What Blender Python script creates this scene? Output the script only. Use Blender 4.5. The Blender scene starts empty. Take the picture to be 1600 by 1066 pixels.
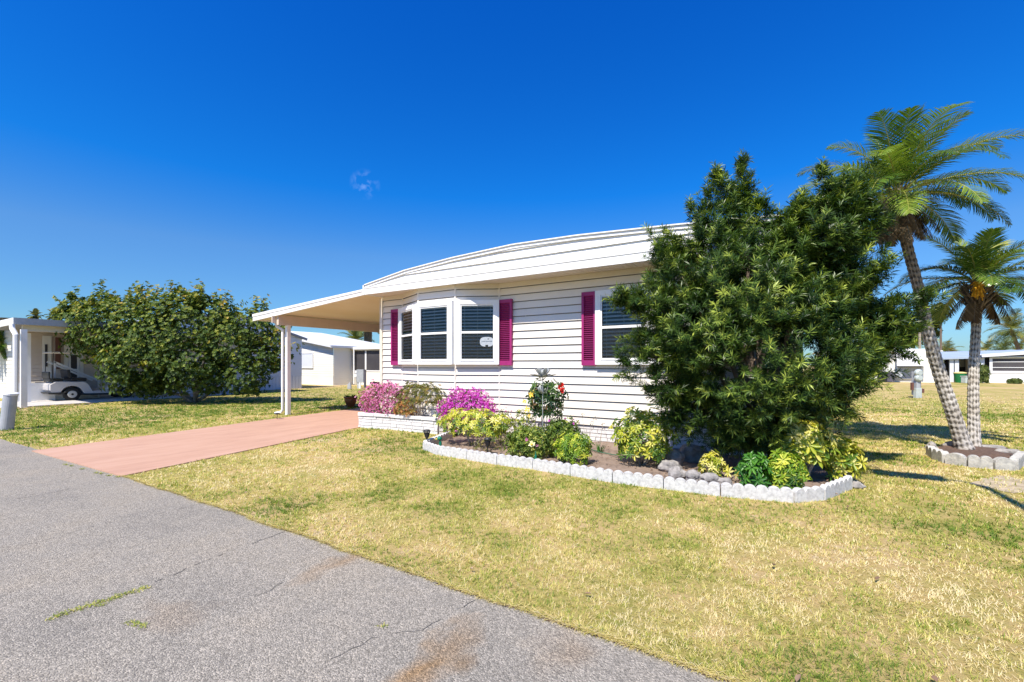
import bpy, math, random
import numpy as np
from mathutils import Vector, Matrix
R = math.radians
random.seed(7); rng = np.random.default_rng(7)
sc = bpy.context.scene; COL = sc.collection

# ---------------------------------------------------------------- camera
H = 1.45; F = 711.0; YAW = R(32.2); HZ = 569.0
cam_d = bpy.data.cameras.new("camera"); cam = bpy.data.objects.new("camera", cam_d); COL.objects.link(cam)
cam_d.lens = 16.0; cam_d.sensor_width = 36.0; cam_d.shift_y = 36 / 1600.0
cam_d.clip_start = 0.05; cam_d.clip_end = 3000
cam.location = (0, 0, H); cam.rotation_euler = (R(90), 0, YAW)
sc.camera = cam
# ---------------------------------------------------------------- sky
SUN_EL = R(54); 
w = bpy.data.worlds.new("World"); sc.world = w; w.use_nodes = True
wn, wl = w.node_tree.nodes, w.node_tree.links
wn.clear()
sky = wn.new('ShaderNodeTexSky'); sky.sky_type = 'NISHITA'; sky.sun_disc = False
sky.sun_elevation = SUN_EL; sky.sun_rotation = R(178); sky.air_density = 1.0; sky.dust_density = 0.35; sky.ozone_density = 3.0
hs = wn.new('ShaderNodeHueSaturation'); hs.inputs['Saturation'].default_value = 1.32; hs.inputs['Value'].default_value = 1.0
bg = wn.new('ShaderNodeBackground'); bg.inputs['Strength'].default_value = 0.073
wo = wn.new('ShaderNodeOutputWorld')
tc = wn.new('ShaderNodeTexCoord')
cdir = Vector((-.533 - .323 * .846, .846 - .323 * .533, .395)).normalized()
vd = wn.new('ShaderNodeVectorMath'); vd.operation = 'DISTANCE'; vd.inputs[1].default_value = cdir
nz = wn.new('ShaderNodeTexNoise'); nz.inputs['Scale'].default_value = 43; nz.inputs['Detail'].default_value = 5; nz.inputs['Distortion'].default_value = .4
mr = wn.new('ShaderNodeMapRange'); mr.inputs[1].default_value = 0.030; mr.inputs[2].default_value = 0.0
mu = wn.new('ShaderNodeMath'); mu.operation = 'MULTIPLY'
mr2 = wn.new('ShaderNodeMapRange'); mr2.inputs[1].default_value = 0.50; mr2.inputs[2].default_value = 0.78; mr2.inputs[4].default_value = 0.26
mx = wn.new('ShaderNodeMixRGB'); mx.inputs[2].default_value = (16, 19, 23, 1)
wl.new(tc.outputs['Generated'], vd.inputs[0]); wl.new(tc.outputs['Generated'], nz.inputs['Vector'])
wl.new(vd.outputs['Value'], mr.inputs[0]); wl.new(nz.outputs[0], mr2.inputs[0])
wl.new(mr.outputs[0], mu.inputs[0]); wl.new(mr2.outputs[0], mu.inputs[1])
wl.new(sky.outputs[0], hs.inputs['Color']); wl.new(hs.outputs[0], mx.inputs[1]); wl.new(mu.outputs[0], mx.inputs[0])
sx_ = wn.new('ShaderNodeSeparateXYZ'); wl.new(tc.outputs['Generated'], sx_.inputs[0])
tr_ = wn.new('ShaderNodeValToRGB'); e_ = tr_.color_ramp.elements      # tint of the clear sky by height (values halved: doubled below)
e_[0].position = 0.0; e_[0].color = (.27, .42, .62, 1); e_[1].position = .65; e_[1].color = (.05, .50, 1.0, 1)
for p_, c_ in ((.10, (.34, .50, .66, 1)), (.22, (.50, .60, .74, 1)), (.34, (.09, .58, .93, 1))):
    q_ = e_.new(p_); q_.color = c_
wl.new(sx_.outputs[2], tr_.inputs[0])
mt_ = wn.new('ShaderNodeVectorMath'); mt_.operation = 'MULTIPLY'; ms_ = wn.new('ShaderNodeVectorMath'); ms_.operation = 'SCALE'; ms_.inputs['Scale'].default_value = 2.0
wl.new(hs.outputs[0], mt_.inputs[0]); wl.new(tr_.outputs[0], mt_.inputs[1]); wl.new(mt_.outputs[0], ms_.inputs[0]); wl.new(ms_.outputs[0], mx.inputs[1])
wl.new(mx.outputs[0], bg.inputs[0]); wl.new(bg.outputs[0], wo.inputs[0])
# ---------------------------------------------------------------- sun
sd = bpy.data.lights.new("sun", 'SUN'); sd.energy = 5.0; sd.angle = R(0.5); sd.color = (1.0, 0.925, 0.815)
sun = bpy.data.objects.new("sun", sd); COL.objects.link(sun)
az = R(-2.0)   # light travels towards +Y, a touch to -X
ld = Vector((math.sin(az) * math.cos(SUN_EL), math.cos(az) * math.cos(SUN_EL), -math.sin(SUN_EL)))
sun.rotation_euler = ld.to_track_quat('-Z', 'Y').to_euler(); sun.location = (0, -10, 20)
vs = sc.view_settings; vs.view_transform = 'Standard'; vs.look = 'None'; vs.gamma = 1.0; vs.exposure = 0.54
sc.cycles.max_bounces = 8; sc.cycles.transparent_max_bounces = 12; sc.cycles.caustics_reflective = False; sc.cycles.caustics_refractive = False

# ---------------------------------------------------------------- helpers
cy, sy_ = math.cos(YAW), math.sin(YAW)
def W(px, py, d):                       # world point seen at photo pixel px,py at depth d
    u = (px - 800) / F; v = (HZ - py) / F
    return Vector((d * (-sy_ + u * cy), d * (cy + u * sy_), H + d * v))
def G(px, py, z=0.0):                   # point on the ground (height z)
    return W(px, py, (H - z) * F / (py - HZ))
def XY(px, Y):                          # X on the plane Y=const under pixel column px
    u = (px - 800) / F
    return Y * (-sy_ + u * cy) / (cy + u * sy_)
def DP(px, Y):
    u = (px - 800) / F
    return Y / (cy + u * sy_)

LOC = {}
def tag(o, label=None, cat=None, group=None, kind=None):
    if label: o['label'] = label
    if cat: o['category'] = cat
    if group: o['group'] = group
    if kind: o['kind'] = kind
    return o
def thing(name, label, cat, loc=(0, 0, 0), group=None, rotz=0):
    o = bpy.data.objects.new(name, None); COL.objects.link(o); o.location = loc; o.rotation_euler = (0, 0, rotz)
    o.empty_display_size = 0.2
    LOC[o.name] = Vector(loc)
    return tag(o, label, cat, group)
def link(name, me, mats, parent=None, origin=None, local=False):
    o = bpy.data.objects.new(name, me); COL.objects.link(o)
    for m in (mats if isinstance(mats, (list, tuple)) else [mats]): me.materials.append(m)
    off = Vector((0, 0, 0))
    if parent is not None:
        o.parent = parent; off = LOC.get(parent.name, Vector((0, 0, 0)))
        LOC[o.name] = off
    elif origin is not None:
        off = Vector(origin); o.location = off; LOC[o.name] = off
    if not local and off.length > 0:
        me.transform(Matrix.Translation(-off))
    return o

class MB:
    def __init__(s): s.v = []; s.f = []; s.mi = []
    def face(s, pts, m=0):
        b = len(s.v); s.v += [tuple(p) for p in pts]; s.f.append(tuple(range(b, b + len(pts)))); s.mi.append(m)
    def box(s, c, size, yaw=0, m=0, tilt=None):
        hx, hy, hz = size[0] / 2, size[1] / 2, size[2] / 2
        M = Matrix.Translation(Vector(c)) @ Matrix.Rotation(yaw, 4, 'Z')
        if tilt: M = M @ Matrix.Rotation(tilt[0], 4, tilt[1])
        b = len(s.v)
        for x in (-hx, hx):
            for y in (-hy, hy):
                for z in (-hz, hz): s.v.append(tuple(M @ Vector((x, y, z))))
        for q in ((0, 1, 3, 2), (4, 6, 7, 5), (0, 4, 5, 1), (2, 3, 7, 6), (0, 2, 6, 4), (1, 5, 7, 3)):
            s.f.append(tuple(b + i for i in q)); s.mi.append(m)
        return s
    def b2(s, x0, x1, y0, y1, z0, z1, m=0):
        return s.box(((x0 + x1) / 2, (y0 + y1) / 2, (z0 + z1) / 2), (abs(x1 - x0), abs(y1 - y0), abs(z1 - z0)), 0, m)
    def bar(s, a, b, wd, ht, m=0):          # rectangular bar from a to b
        a = Vector(a); b = Vector(b); d = (b - a); L = d.length; d.normalize()
        up = Vector((0, 0, 1)) if abs(d.z) < .95 else Vector((0, 1, 0))
        x = d.cross(up).normalized(); z = x.cross(d).normalized()
        k = len(s.v)
        for p in (a, b):
            for sx, sz in ((-1, -1), (1, -1), (1, 1), (-1, 1)):
                s.v.append(tuple(p + x * sx * wd / 2 + z * sz * ht / 2))
        for q in ((0, 3, 2, 1), (4, 5, 6, 7), (0, 1, 5, 4), (1, 2, 6, 5), (2, 3, 7, 6), (3, 0, 4, 7)):
            s.f.append(tuple(k + i for i in q)); s.mi.append(m)
        return s
    def tube(s, pts, rad, seg=8, m=0, cap=True):
        pts = [Vector(p) for p in pts]; n = len(pts)
        if not hasattr(rad, '__len__'): rad = [rad] * n
        prev = None; k = len(s.v)
        for i, p in enumerate(pts):
            t = (pts[min(i + 1, n - 1)] - pts[max(i - 1, 0)]).normalized()
            if prev is None:
                prev = t.orthogonal().normalized()
            x = (prev - t * prev.dot(t)).normalized(); prev = x; y = t.cross(x)
            for j in range(seg):
                a = 2 * math.pi * j / seg
                s.v.append(tuple(p + (x * math.cos(a) + y * math.sin(a)) * rad[i]))
        for i in range(n - 1):
            for j in range(seg):
                s.f.append((k + i * seg + j, k + i * seg + (j + 1) % seg, k + (i + 1) * seg + (j + 1) % seg, k + (i + 1) * seg + j)); s.mi.append(m)
        if cap:
            s.f.append(tuple(k + j for j in reversed(range(seg)))); s.mi.append(m)
            s.f.append(tuple(k + (n - 1) * seg + j for j in range(seg))); s.mi.append(m)
        return s
    def lathe(s, c, prof, seg=20, m=0):
        c = Vector(c); k = len(s.v); n = len(prof)
        for r, z in prof:
            for j in range(seg):
                a = 2 * math.pi * j / seg; s.v.append((c.x + r * math.cos(a), c.y + r * math.sin(a), c.z + z))
        for i in range(n - 1):
            for j in range(seg):
                s.f.append((k + i * seg + j, k + i * seg + (j + 1) % seg, k + (i + 1) * seg + (j + 1) % seg, k + (i + 1) * seg + j)); s.mi.append(m)
        s.f.append(tuple(k + j for j in reversed(range(seg)))); s.mi.append(m)
        s.f.append(tuple(k + (n - 1) * seg + j for j in range(seg))); s.mi.append(m)
        return s
    def prism(s, poly, z0, z1, m=0):
        n = len(poly); k = len(s.v)
        for z in (z0, z1):
            for p in poly: s.v.append((p[0], p[1], z))
        s.f.append(tuple(k + i for i in reversed(range(n)))); s.mi.append(m)
        s.f.append(tuple(k + n + i for i in range(n))); s.mi.append(m)
        for i in range(n):
            j = (i + 1) % n
            s.f.append((k + i, k + j, k + n + j, k + n + i)); s.mi.append(m)
        return s
    def build(s, name, mats, parent=None, origin=None, smooth=False, bevel=0, local=False):
        me = bpy.data.meshes.new(name); me.from_pydata(s.v, [], s.f)
        me.polygons.foreach_set('material_index', s.mi)
        if smooth: me.polygons.foreach_set('use_smooth', [True] * len(s.f))
        me.update()
        o = link(name, me, mats, parent, origin, local)
        if bevel:
            b = o.modifiers.new('bevel', 'BEVEL'); b.width = bevel; b.segments = 2; b.limit_method = 'ANGLE'
        return o

# leaf batches ---------------------------------------------------
RH = (np.array([(0, 0, 0), (.5, .5, .04), (0, 1, -.12), (-.5, .5, .04)], float), [(0, 1, 2, 3)])
BROAD = (np.array([(0, 0, 0), (.36, .3, .10), (.42, .68, .04), (0, 1, -.18), (-.42, .68, .04), (-.36, .3, .10)], float), [(0, 1, 2, 3), (0, 3, 4, 5)])
BLADE = (np.array([(-.5, 0, 0), (.5, 0, 0), (.36, .55, .10), (0, 1, .32), (-.36, .55, .10)], float), [(0, 1, 2, 4), (4, 2, 3)])
def unit(a):
    return a / np.maximum(np.linalg.norm(a, axis=-1, keepdims=True), 1e-9)
def rdir(n):
    return unit(rng.normal(size=(n, 3)))
class LB:
    def __init__(s): s.V = []; s.F = []; s.R = []; s.n = 0
    def add(s, T, P, Y, Z, S, Rn):
        tv, tf = T; P = np.asarray(P, float); n = len(P)
        if n == 0: return
        Y = unit(np.asarray(Y, float)); Z = np.asarray(Z, float)
        X = unit(np.cross(Y, Z)); Z = np.cross(X, Y)
        S = np.asarray(S, float)
        if S.ndim == 1: S = S[:, None] * np.ones(3)
        V = P[:, None, :] + X[:, None, :] * (tv[None, :, 0] * S[:, 0:1])[..., None] + Y[:, None, :] * (tv[None, :, 1] * S[:, 1:2])[..., None] + Z[:, None, :] * (tv[None, :, 2] * S[:, 2:3])[..., None]
        k = len(tv)
        s.V.append(V.reshape(-1, 3)); s.R.append(np.repeat(np.asarray(Rn, float) * np.ones(n), k))
        base = s.n + np.arange(n) * k
        for f in tf:
            s.F.append((base[:, None] + np.array(f)[None, :]))
        s.n += n * k
    def build(s, name, mat, parent=None, origin=None, smooth=False):
        V = np.concatenate(s.V); Rn = np.concatenate(s.R)
        me = bpy.data.meshes.new(name)
        me.vertices.add(len(V)); me.vertices.foreach_set('co', V.ravel())
        loops = np.concatenate([f.ravel() for f in s.F]); tot = np.concatenate([np.full(len(f), f.shape[1]) for f in s.F])
        me.loops.add(len(loops)); me.loops.foreach_set('vertex_index', loops.astype(np.int32))
        me.polygons.add(len(tot)); st = np.concatenate([[0], np.cumsum(tot)[:-1]])
        me.polygons.foreach_set('loop_start', st.astype(np.int32)); me.polygons.foreach_set('loop_total', tot.astype(np.int32))
        me.update(calc_edges=True)
        a = me.attributes.new('rnd', 'FLOAT', 'POINT'); a.data.foreach_set('value', Rn)
        return link(name, me, mat, parent, origin)

# materials ------------------------------------------------------
def newmat(name):
    m = bpy.data.materials.new(name); m.use_nodes = True
    return m, m.node_tree.nodes, m.node_tree.links, m.node_tree.nodes['Principled BSDF']
def c4(c): return (c[0], c[1], c[2], 1)
def ramp(nodes, stops):
    r = nodes.new('ShaderNodeValToRGB'); e = r.color_ramp.elements
    e[0].position, e[0].color = stops[0][0], c4(stops[0][1]); e[1].position, e[1].color = stops[-1][0], c4(stops[-1][1])
    for p, c in stops[1:-1]:
        x = e.new(p); x.color = c4(c)
    return r
def pm(name, c1, c2=None, scale=4, rough=.6, bump=0, bscale=60, metal=0, spec=.4, detail=4, lo=.35, hi=.65, stretch=None):
    m, n, l, b = newmat(name)
    b.inputs['Roughness'].default_value = rough; b.inputs['Metallic'].default_value = metal; b.inputs['Specular IOR Level'].default_value = spec
    b.inputs['Base Color'].default_value = c4(c1)
    t = n.new('ShaderNodeTexCoord'); vec = t.outputs['Object']
    if stretch:
        mp = n.new('ShaderNodeMapping'); mp.inputs['Scale'].default_value = stretch; l.new(vec, mp.inputs[0]); vec = mp.outputs[0]
    if c2 is not None:
        z = n.new('ShaderNodeTexNoise'); z.inputs['Scale'].default_value = scale; z.inputs['Detail'].default_value = detail; z.inputs['Roughness'].default_value = .65
        r = ramp(n, [(lo, c1), (hi, c2)]); l.new(vec, z.inputs['Vector']); l.new(z.outputs[0], r.inputs[0]); l.new(r.outputs[0], b.inputs['Base Color'])
    if bump:
        z = n.new('ShaderNodeTexNoise'); z.inputs['Scale'].default_value = bscale; z.inputs['Detail'].default_value = 5
        bp = n.new('ShaderNodeBump'); bp.inputs['Strength'].default_value = bump; bp.inputs['Distance'].default_value = .01
        l.new(t.outputs['Object'], z.inputs['Vector']); l.new(z.outputs[0], bp.inputs['Height']); l.new(bp.outputs[0], b.inputs['Normal'])
    return m
def leafmat(name, stops, trans=.3, rough=.45, spec=.35, tcol=1.3):
    m, n, l, b = newmat(name)
    at = n.new('ShaderNodeAttribute'); at.attribute_name = 'rnd'
    r = ramp(n, stops); l.new(at.outputs['Fac'], r.inputs[0])
    l.new(r.outputs[0], b.inputs['Base Color']); b.inputs['Roughness'].default_value = rough; b.inputs['Specular IOR Level'].default_value = spec
    tr = n.new('ShaderNodeBsdfTranslucent'); ml = n.new('ShaderNodeMixRGB'); ml.blend_type = 'MULTIPLY'; ml.inputs[0].default_value = 1; ml.inputs[2].default_value = (tcol, tcol * 1.05, tcol * .5, 1)
    l.new(r.outputs[0], ml.inputs[1]); l.new(ml.outputs[0], tr.inputs[0])
    ms = n.new('ShaderNodeMixShader'); ms.inputs[0].default_value = trans
    l.new(b.outputs[0], ms.inputs[1]); l.new(tr.outputs[0], ms.inputs[2]); l.new(ms.outputs[0], n['Material Output'].inputs['Surface'])
    return m

M = {}
M['white_paint'] = pm('white_paint', (.84, .835, .815), (.76, .75, .72), 1.3, .45)
M['white_trim'] = pm('white_trim', (.86, .86, .85), (.80, .80, .79), 2, .4)
M['siding'] = pm('vinyl_siding', (.80, .745, .665), (.74, .685, .605), .9, .5, bump=.05, bscale=300)
M['siding_gap_shade'] = pm('siding_gap_shade', (.36, .33, .30), (.28, .25, .22), 3, .8)  # dark tone painted into the lap recesses to strengthen their shadow lines
M['beige_trim'] = pm('beige_trim', (.72, .66, .55), (.66, .60, .49), 2, .5)
M['soffit'] = pm('soffit', (.78, .70, .60), (.72, .63, .52), 1.2, .6)
M['carport_pan'] = pm('carport_pan', (.80, .73, .56), (.74, .64, .44), .8, .5, stretch=(1, .25, 1))
M['beam'] = pm('beam', (.62, .52, .42), (.56, .46, .37), 2, .6)
M['roof_white'] = pm('roof_white', (.80, .80, .79), (.66, .66, .65), .7, .5)
M['brick_white'] = pm('painted_brick', (.74, .72, .70), (.52, .50, .48), 14, .7, bump=.5, bscale=60, lo=.45, hi=.8)
M['mortar'] = pm('mortar', (.30, .28, .27), (.45, .43, .42), 20, .9)
M['plum'] = pm('plum_paint', (.34, .022, .15), (.29, .018, .125), 3, .45)
M['plum_dark'] = pm('plum_inner', (.21, .014, .09), None, 3, .6)
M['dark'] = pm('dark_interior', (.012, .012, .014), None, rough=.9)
M['blind'] = pm('blind_slat', (.88, .86, .82), (.82, .80, .76), 6, .5)
M['screen_frame'] = pm('dark_frame', (.05, .05, .055), None, rough=.5)
M['soil'] = pm('garden_soil', (.30, .225, .175), (.20, .145, .11), 3.5, .95, bump=1.0, bscale=45)
M['mulch'] = pm('mulch', (.16, .10, .07), (.08, .05, .035), 20, .95, bump=1, bscale=60)
M['edging'] = pm('scalloped_concrete', (.64, .63, .61), (.40, .39, .38), 26, .85, bump=.7, bscale=120, lo=.42, hi=.72)
M['edging_old'] = pm('weathered_concrete', (.55, .53, .48), (.33, .32, .30), 16, .9, bump=.8, bscale=90)
M['rock'] = pm('rock', (.40, .37, .34), (.17, .16, .15), 7, .95, bump=1.2, bscale=26)
M['galv'] = pm('weathered_metal', (.42, .44, .43), (.28, .30, .30), 9, .5, metal=.3)
M['greymetal'] = pm('grey_paint', (.42, .44, .46), (.34, .36, .38), 5, .5)
M['green_grey'] = pm('pale_green_box', (.50, .55, .52), (.40, .45, .43), 5, .6)
M['black_plastic'] = pm('black_plastic', (.02, .02, .022), (.035, .035, .035), 15, .4)
M['green_plastic'] = pm('green_plastic', (.01, .17, .10), None, rough=.4)
M['bin_green'] = pm('bin_green', (.01, .16, .05), None, rough=.5)
M['yellow'] = pm('yellow_paint', (.75, .62, .25), None, rough=.5)
M['terracotta'] = pm('glazed_clay', (.20, .07, .028), (.12, .04, .018), 8, .3)
M['rubber'] = pm('rubber', (.018, .018, .018), None, rough=.8)
M['rim'] = pm('wheel_rim', (.62, .62, .62), None, rough=.3, metal=.4)
M['cart_white'] = pm('cart_body', (.55, .53, .52), None, rough=.3, spec=.6)
M['cart_canopy'] = pm('cart_canopy', (.62, .57, .50), None, rough=.6)
M['bark'] = pm('bark', (.22, .17, .13), (.11, .085, .065), 14, .95, bump=.8, bscale=50)
M['pale_stem'] = pm('pale_stem', (.42, .36, .29), (.26, .21, .16), 20, .9)
M['greenstem'] = pm('green_stem', (.13, .20, .06), None, rough=.6)
M['house_beige'] = pm('house_beige', (.66, .57, .48), (.60, .51, .42), 1, .6)
M['house_grey'] = pm('house_grey', (.66, .69, .73), (.60, .63, .67), 1, .6)
M['house_cream'] = pm('house_cream', (.80, .785, .73), (.75, .735, .67), .6, .6)
M['screen'] = pm('dark_screen', (.045, .042, .048), (.075, .07, .072), .8, .6)
M['shingle'] = pm('shingle', (.25, .26, .29), (.19, .20, .22), 6, .9)
M['step_wood'] = pm('step_concrete', (.34, .30, .24), None, rough=.9)
M['brown_shutter'] = pm('brown_shutter', (.16, .07, .05), None, rough=.6)
M['concrete'] = pm('concrete_pad', (.60, .57, .53), (.48, .45, .41), 3, .9)
M['ac'] = pm('ac_unit', (.11, .10, .13), (.07, .065, .08), 8, .6)
M['hose'] = pm('hose', (.05, .12, .07), None, rough=.5)
M['red_petal'] = pm('red_petal', (.75, .02, .012), (.6, .015, .01), 20, .5)
M['yellow_petal'] = pm('yellow_petal', (.85, .52, .03), (.75, .60, .10), 20, .5)
M['cream_petal'] = pm('cream_petal', (.82, .80, .45), None, rough=.5)
M['sign_grey'] = pm('sign_grey', (.46, .50, .54), (.38, .42, .46), 30, .5)
M['sign_ink'] = pm('sign_ink', (.10, .13, .16), None, rough=.6)
def glassmat():
    m, n, l, b = newmat('window_glass')
    tr = n.new('ShaderNodeBsdfTransparent'); tr.inputs[0].default_value = (.80, .84, .85, 1)
    gl = n.new('ShaderNodeBsdfGlossy'); gl.inputs['Roughness'].default_value = .02
    fr = n.new('ShaderNodeFresnel'); fr.inputs[0].default_value = 1.5
    mm = n.new('ShaderNodeMath'); mm.operation = 'MULTIPLY_ADD'; mm.inputs[1].default_value = 1.0; mm.inputs[2].default_value = .0
    mx = n.new('ShaderNodeMixShader'); l.new(fr.outputs[0], mm.inputs[0]); l.new(mm.outputs[0], mx.inputs[0]); l.new(tr.outputs[0], mx.inputs[1]); l.new(gl.outputs[0], mx.inputs[2])
    l.new(mx.outputs[0], n['Material Output'].inputs['Surface']); return m
M['glass'] = glassmat()
def screenmat():
    m, n, l, b = newmat('insect_screen')
    tr = n.new('ShaderNodeBsdfTransparent'); b.inputs['Base Color'].default_value = (.03, .03, .03, 1); b.inputs['Roughness'].default_value = .8
    mx = n.new('ShaderNodeMixShader'); mx.inputs[0].default_value = .27; l.new(tr.outputs[0], mx.inputs[1]); l.new(b.outputs[0], mx.inputs[2])
    l.new(mx.outputs[0], n['Material Output'].inputs['Surface']); return m
M['mesh_screen'] = screenmat()

# ---------------------------------------------------------------- ground, road, driveway
ROADY = 2.3
def lawn_material():
    m, n, l, b = newmat('lawn'); b.inputs['Roughness'].default_value = .95; b.inputs['Specular IOR Level'].default_value = .1
    t = n.new('ShaderNodeTexCoord')
    def noise(s, d=5, st=None, rgh=.6):
        z = n.new('ShaderNodeTexNoise'); z.inputs['Scale'].default_value = s; z.inputs['Detail'].default_value = d; z.inputs['Roughness'].default_value = rgh
        l.new(t.outputs['Object'], z.inputs['Vector']); return z
    big = noise(.33, 5); med = noise(1.9, 6, rgh=.7); fine = noise(24, 6, rgh=.8)
    a = n.new('ShaderNodeMath'); a.operation = 'MULTIPLY_ADD'; a.inputs[1].default_value = .5; l.new(med.outputs[0], a.inputs[0])
    a2 = n.new('ShaderNodeMath'); a2.operation = 'MULTIPLY'; a2.inputs[1].default_value = .5; l.new(big.outputs[0], a2.inputs[0]); l.new(a2.outputs[0], a.inputs[2])
    f = n.new('ShaderNodeMath'); f.operation = 'MULTIPLY_ADD'; f.inputs[1].default_value = .34; l.new(fine.outputs[0], f.inputs[0]); l.new(a.outputs[0], f.inputs[2])
    r = ramp(n, [(.46, (.11, .15, .028)), (.56, (.24, .235, .050)), (.64, (.40, .33, .11)), (.73, (.50, .36, .16)), (.82, (.54, .42, .26))])
    l.new(f.outputs[0], r.inputs[0]); l.new(r.outputs[0], b.inputs['Base Color'])
    bp = n.new('ShaderNodeBump'); bp.inputs['Strength'].default_value = .8; bp.inputs['Distance'].default_value = .03
    l.new(fine.outputs[0], bp.inputs['Height']); l.new(bp.outputs[0], b.inputs['Normal'])
    return m
M['lawn'] = lawn_material()
def sheet(name, poly, z, mat, kind='structure'):
    mb = MB(); mb.face([(p[0], p[1], z) for p in poly]); o = mb.build(name, mat); tag(o, kind=kind); return o
sheet('ground', [(-500, -300), (500, -300), (500, 900), (-500, 900)], 0, M['lawn'])

def road_material():
    m, n, l, b = newmat('asphalt'); b.inputs['Roughness'].default_value = .85; b.inputs['Specular IOR Level'].default_value = .25
    t = n.new('ShaderNodeTexCoord'); ob = t.outputs['Object']
    v = n.new('ShaderNodeTexVoronoi'); v.inputs['Scale'].default_value = 135; l.new(ob, v.inputs['Vector'])
    sep = n.new('ShaderNodeSeparateColor'); l.new(v.outputs['Color'], sep.inputs[0])
    r = ramp(n, [(0, (.18, .165, .136)), (.35, (.275, .255, .212)), (.7, (.34, .313, .260)), (1, (.50, .455, .375))]); l.new(sep.outputs[0], r.inputs[0])
    big = n.new('ShaderNodeTexNoise'); big.inputs['Scale'].default_value = .8; big.inputs['Detail'].default_value = 6; big.inputs['Roughness'].default_value = .7; l.new(ob, big.inputs['Vector'])
    rb = ramp(n, [(.25, (.70, .70, .71)), (.5, (.97, .95, .93)), (.62, (1.0, .96, .91)), (.78, (1.15, 1.08, 1.02))]); l.new(big.outputs[0], rb.inputs[0])
    mu = n.new('ShaderNodeMixRGB'); mu.blend_type = 'MULTIPLY'; mu.inputs[0].default_value = 1; l.new(r.outputs[0], mu.inputs[1]); l.new(rb.outputs[0], mu.inputs[2])
    cur = mu.outputs[0]
    # rust coloured run-off stains with their own outline
    nn = n.new('ShaderNodeTexNoise'); nn.inputs['Scale'].default_value = 3.2; nn.inputs['Detail'].default_value = 5; l.new(ob, nn.inputs['Vector'])
    dist = n.new('ShaderNodeMixRGB'); dist.blend_type = 'LINEAR_LIGHT'; dist.inputs[0].default_value = .28; l.new(ob, dist.inputs[1]); l.new(nn.outputs['Color'], dist.inputs[2])
    for (cx, cyy, sx, sy, st) in STAINS:
        mp = n.new('ShaderNodeMapping'); mp.vector_type = 'TEXTURE'; mp.inputs['Location'].default_value = (cx, cyy, 0); mp.inputs['Scale'].default_value = (sx, sy, 1)
        l.new(dist.outputs[0], mp.inputs[0])
        gr = n.new('ShaderNodeVectorMath'); gr.operation = 'LENGTH'; l.new(mp.outputs[0], gr.inputs[0])
        mr = n.new('ShaderNodeMapRange'); mr.inputs[1].default_value = 1.0; mr.inputs[2].default_value = .15; mr.inputs[3].default_value = 0; mr.inputs[4].default_value = st; l.new(gr.outputs['Value'], mr.inputs[0])
        mm = n.new('ShaderNodeMixRGB'); mm.blend_type = 'MULTIPLY'; mm.inputs[2].default_value = (.95, .70, .46, 1); l.new(mr.outputs[0], mm.inputs[0]); l.new(cur, mm.inputs[1]); cur = mm.outputs[0]
    l.new(cur, b.inputs['Base Color'])
    bp = n.new('ShaderNodeBump'); bp.inputs['Strength'].default_value = .9; bp.inputs['Distance'].default_value = .006
    l.new(v.outputs['Distance'], bp.inputs['Height']); bp.invert = True; l.new(bp.outputs[0], b.inputs['Normal'])
    return m
s1 = G(700, 1020); s2 = G(545, 875); s3 = G(830, 985)
STAINS = [(s1.x, s1.y - .15, .16, .55, 1.0), (s2.x, s2.y - .05, .16, .42, .6), (s3.x + .25, s3.y - .1, .22, .25, .35), (G(270, 960).x, G(270, 960).y, .3, .15, .25)]
M['asphalt'] = road_material()
edge = []
xs = np.arange(-60, 60.01, .12)
for x in xs:
    y = ROADY + (0 if x > -9 else .03 * (x + 9)) + .010 * math.sin(x * 1.1) + .006 * math.sin(x * 5.3 + 1) + random.uniform(-.012, .012)
    edge.append((x, max(y, .6)))
road = sheet('road', [(-60, -6.5), (60, -6.5)] + edge[::-1], .004, M['asphalt'])
def road_y(x): return np.interp(x, xs, [e[1] for e in edge])

def drive_material():
    m, n, l, b = newmat('painted_driveway'); b.inputs['Roughness'].default_value = .75
    t = n.new('ShaderNodeTexCoord')
    z = n.new('ShaderNodeTexNoise'); z.inputs['Scale'].default_value = 1.6; z.inputs['Detail'].default_value = 8; z.inputs['Roughness'].default_value = .75; mpp = n.new('ShaderNodeMapping'); mpp.inputs['Scale'].default_value = (1.9, .38, 1); mpp.inputs['Rotation'].default_value = (0, 0, .16); l.new(t.outputs['Object'], mpp.inputs[0]); l.new(mpp.outputs[0], z.inputs['Vector'])
    r = ramp(n, [(.2, (.37, .205, .135)), (.5, (.50, .295, .195)), (.8, (.57, .37, .26))]); l.new(z.outputs[0], r.inputs[0]); l.new(r.outputs[0], b.inputs['Base Color'])
    f = n.new('ShaderNodeTexNoise'); f.inputs['Scale'].default_value = 120; l.new(t.outputs['Object'], f.inputs['Vector'])
    bp = n.new('ShaderNodeBump'); bp.inputs['Strength'].default_value = .3; bp.inputs['Distance'].default_value = .004; l.new(f.outputs[0], bp.inputs['Height']); l.new(bp.outputs[0], b.inputs['Normal'])
    return m
M['drive'] = drive_material()
DRIVE = [(-7.35, ROADY - .03), (-8.45, 6.9), (-8.62, 7.9), (-8.62, 16), (-12.4, 16), (-12.1, 10), (-11.75, 7.3), (-10.75, ROADY - .16)]
mb = MB(); mb.prism(DRIVE, -.05, .016); tag(mb.build('driveway', M['drive']), kind='structure')

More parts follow.
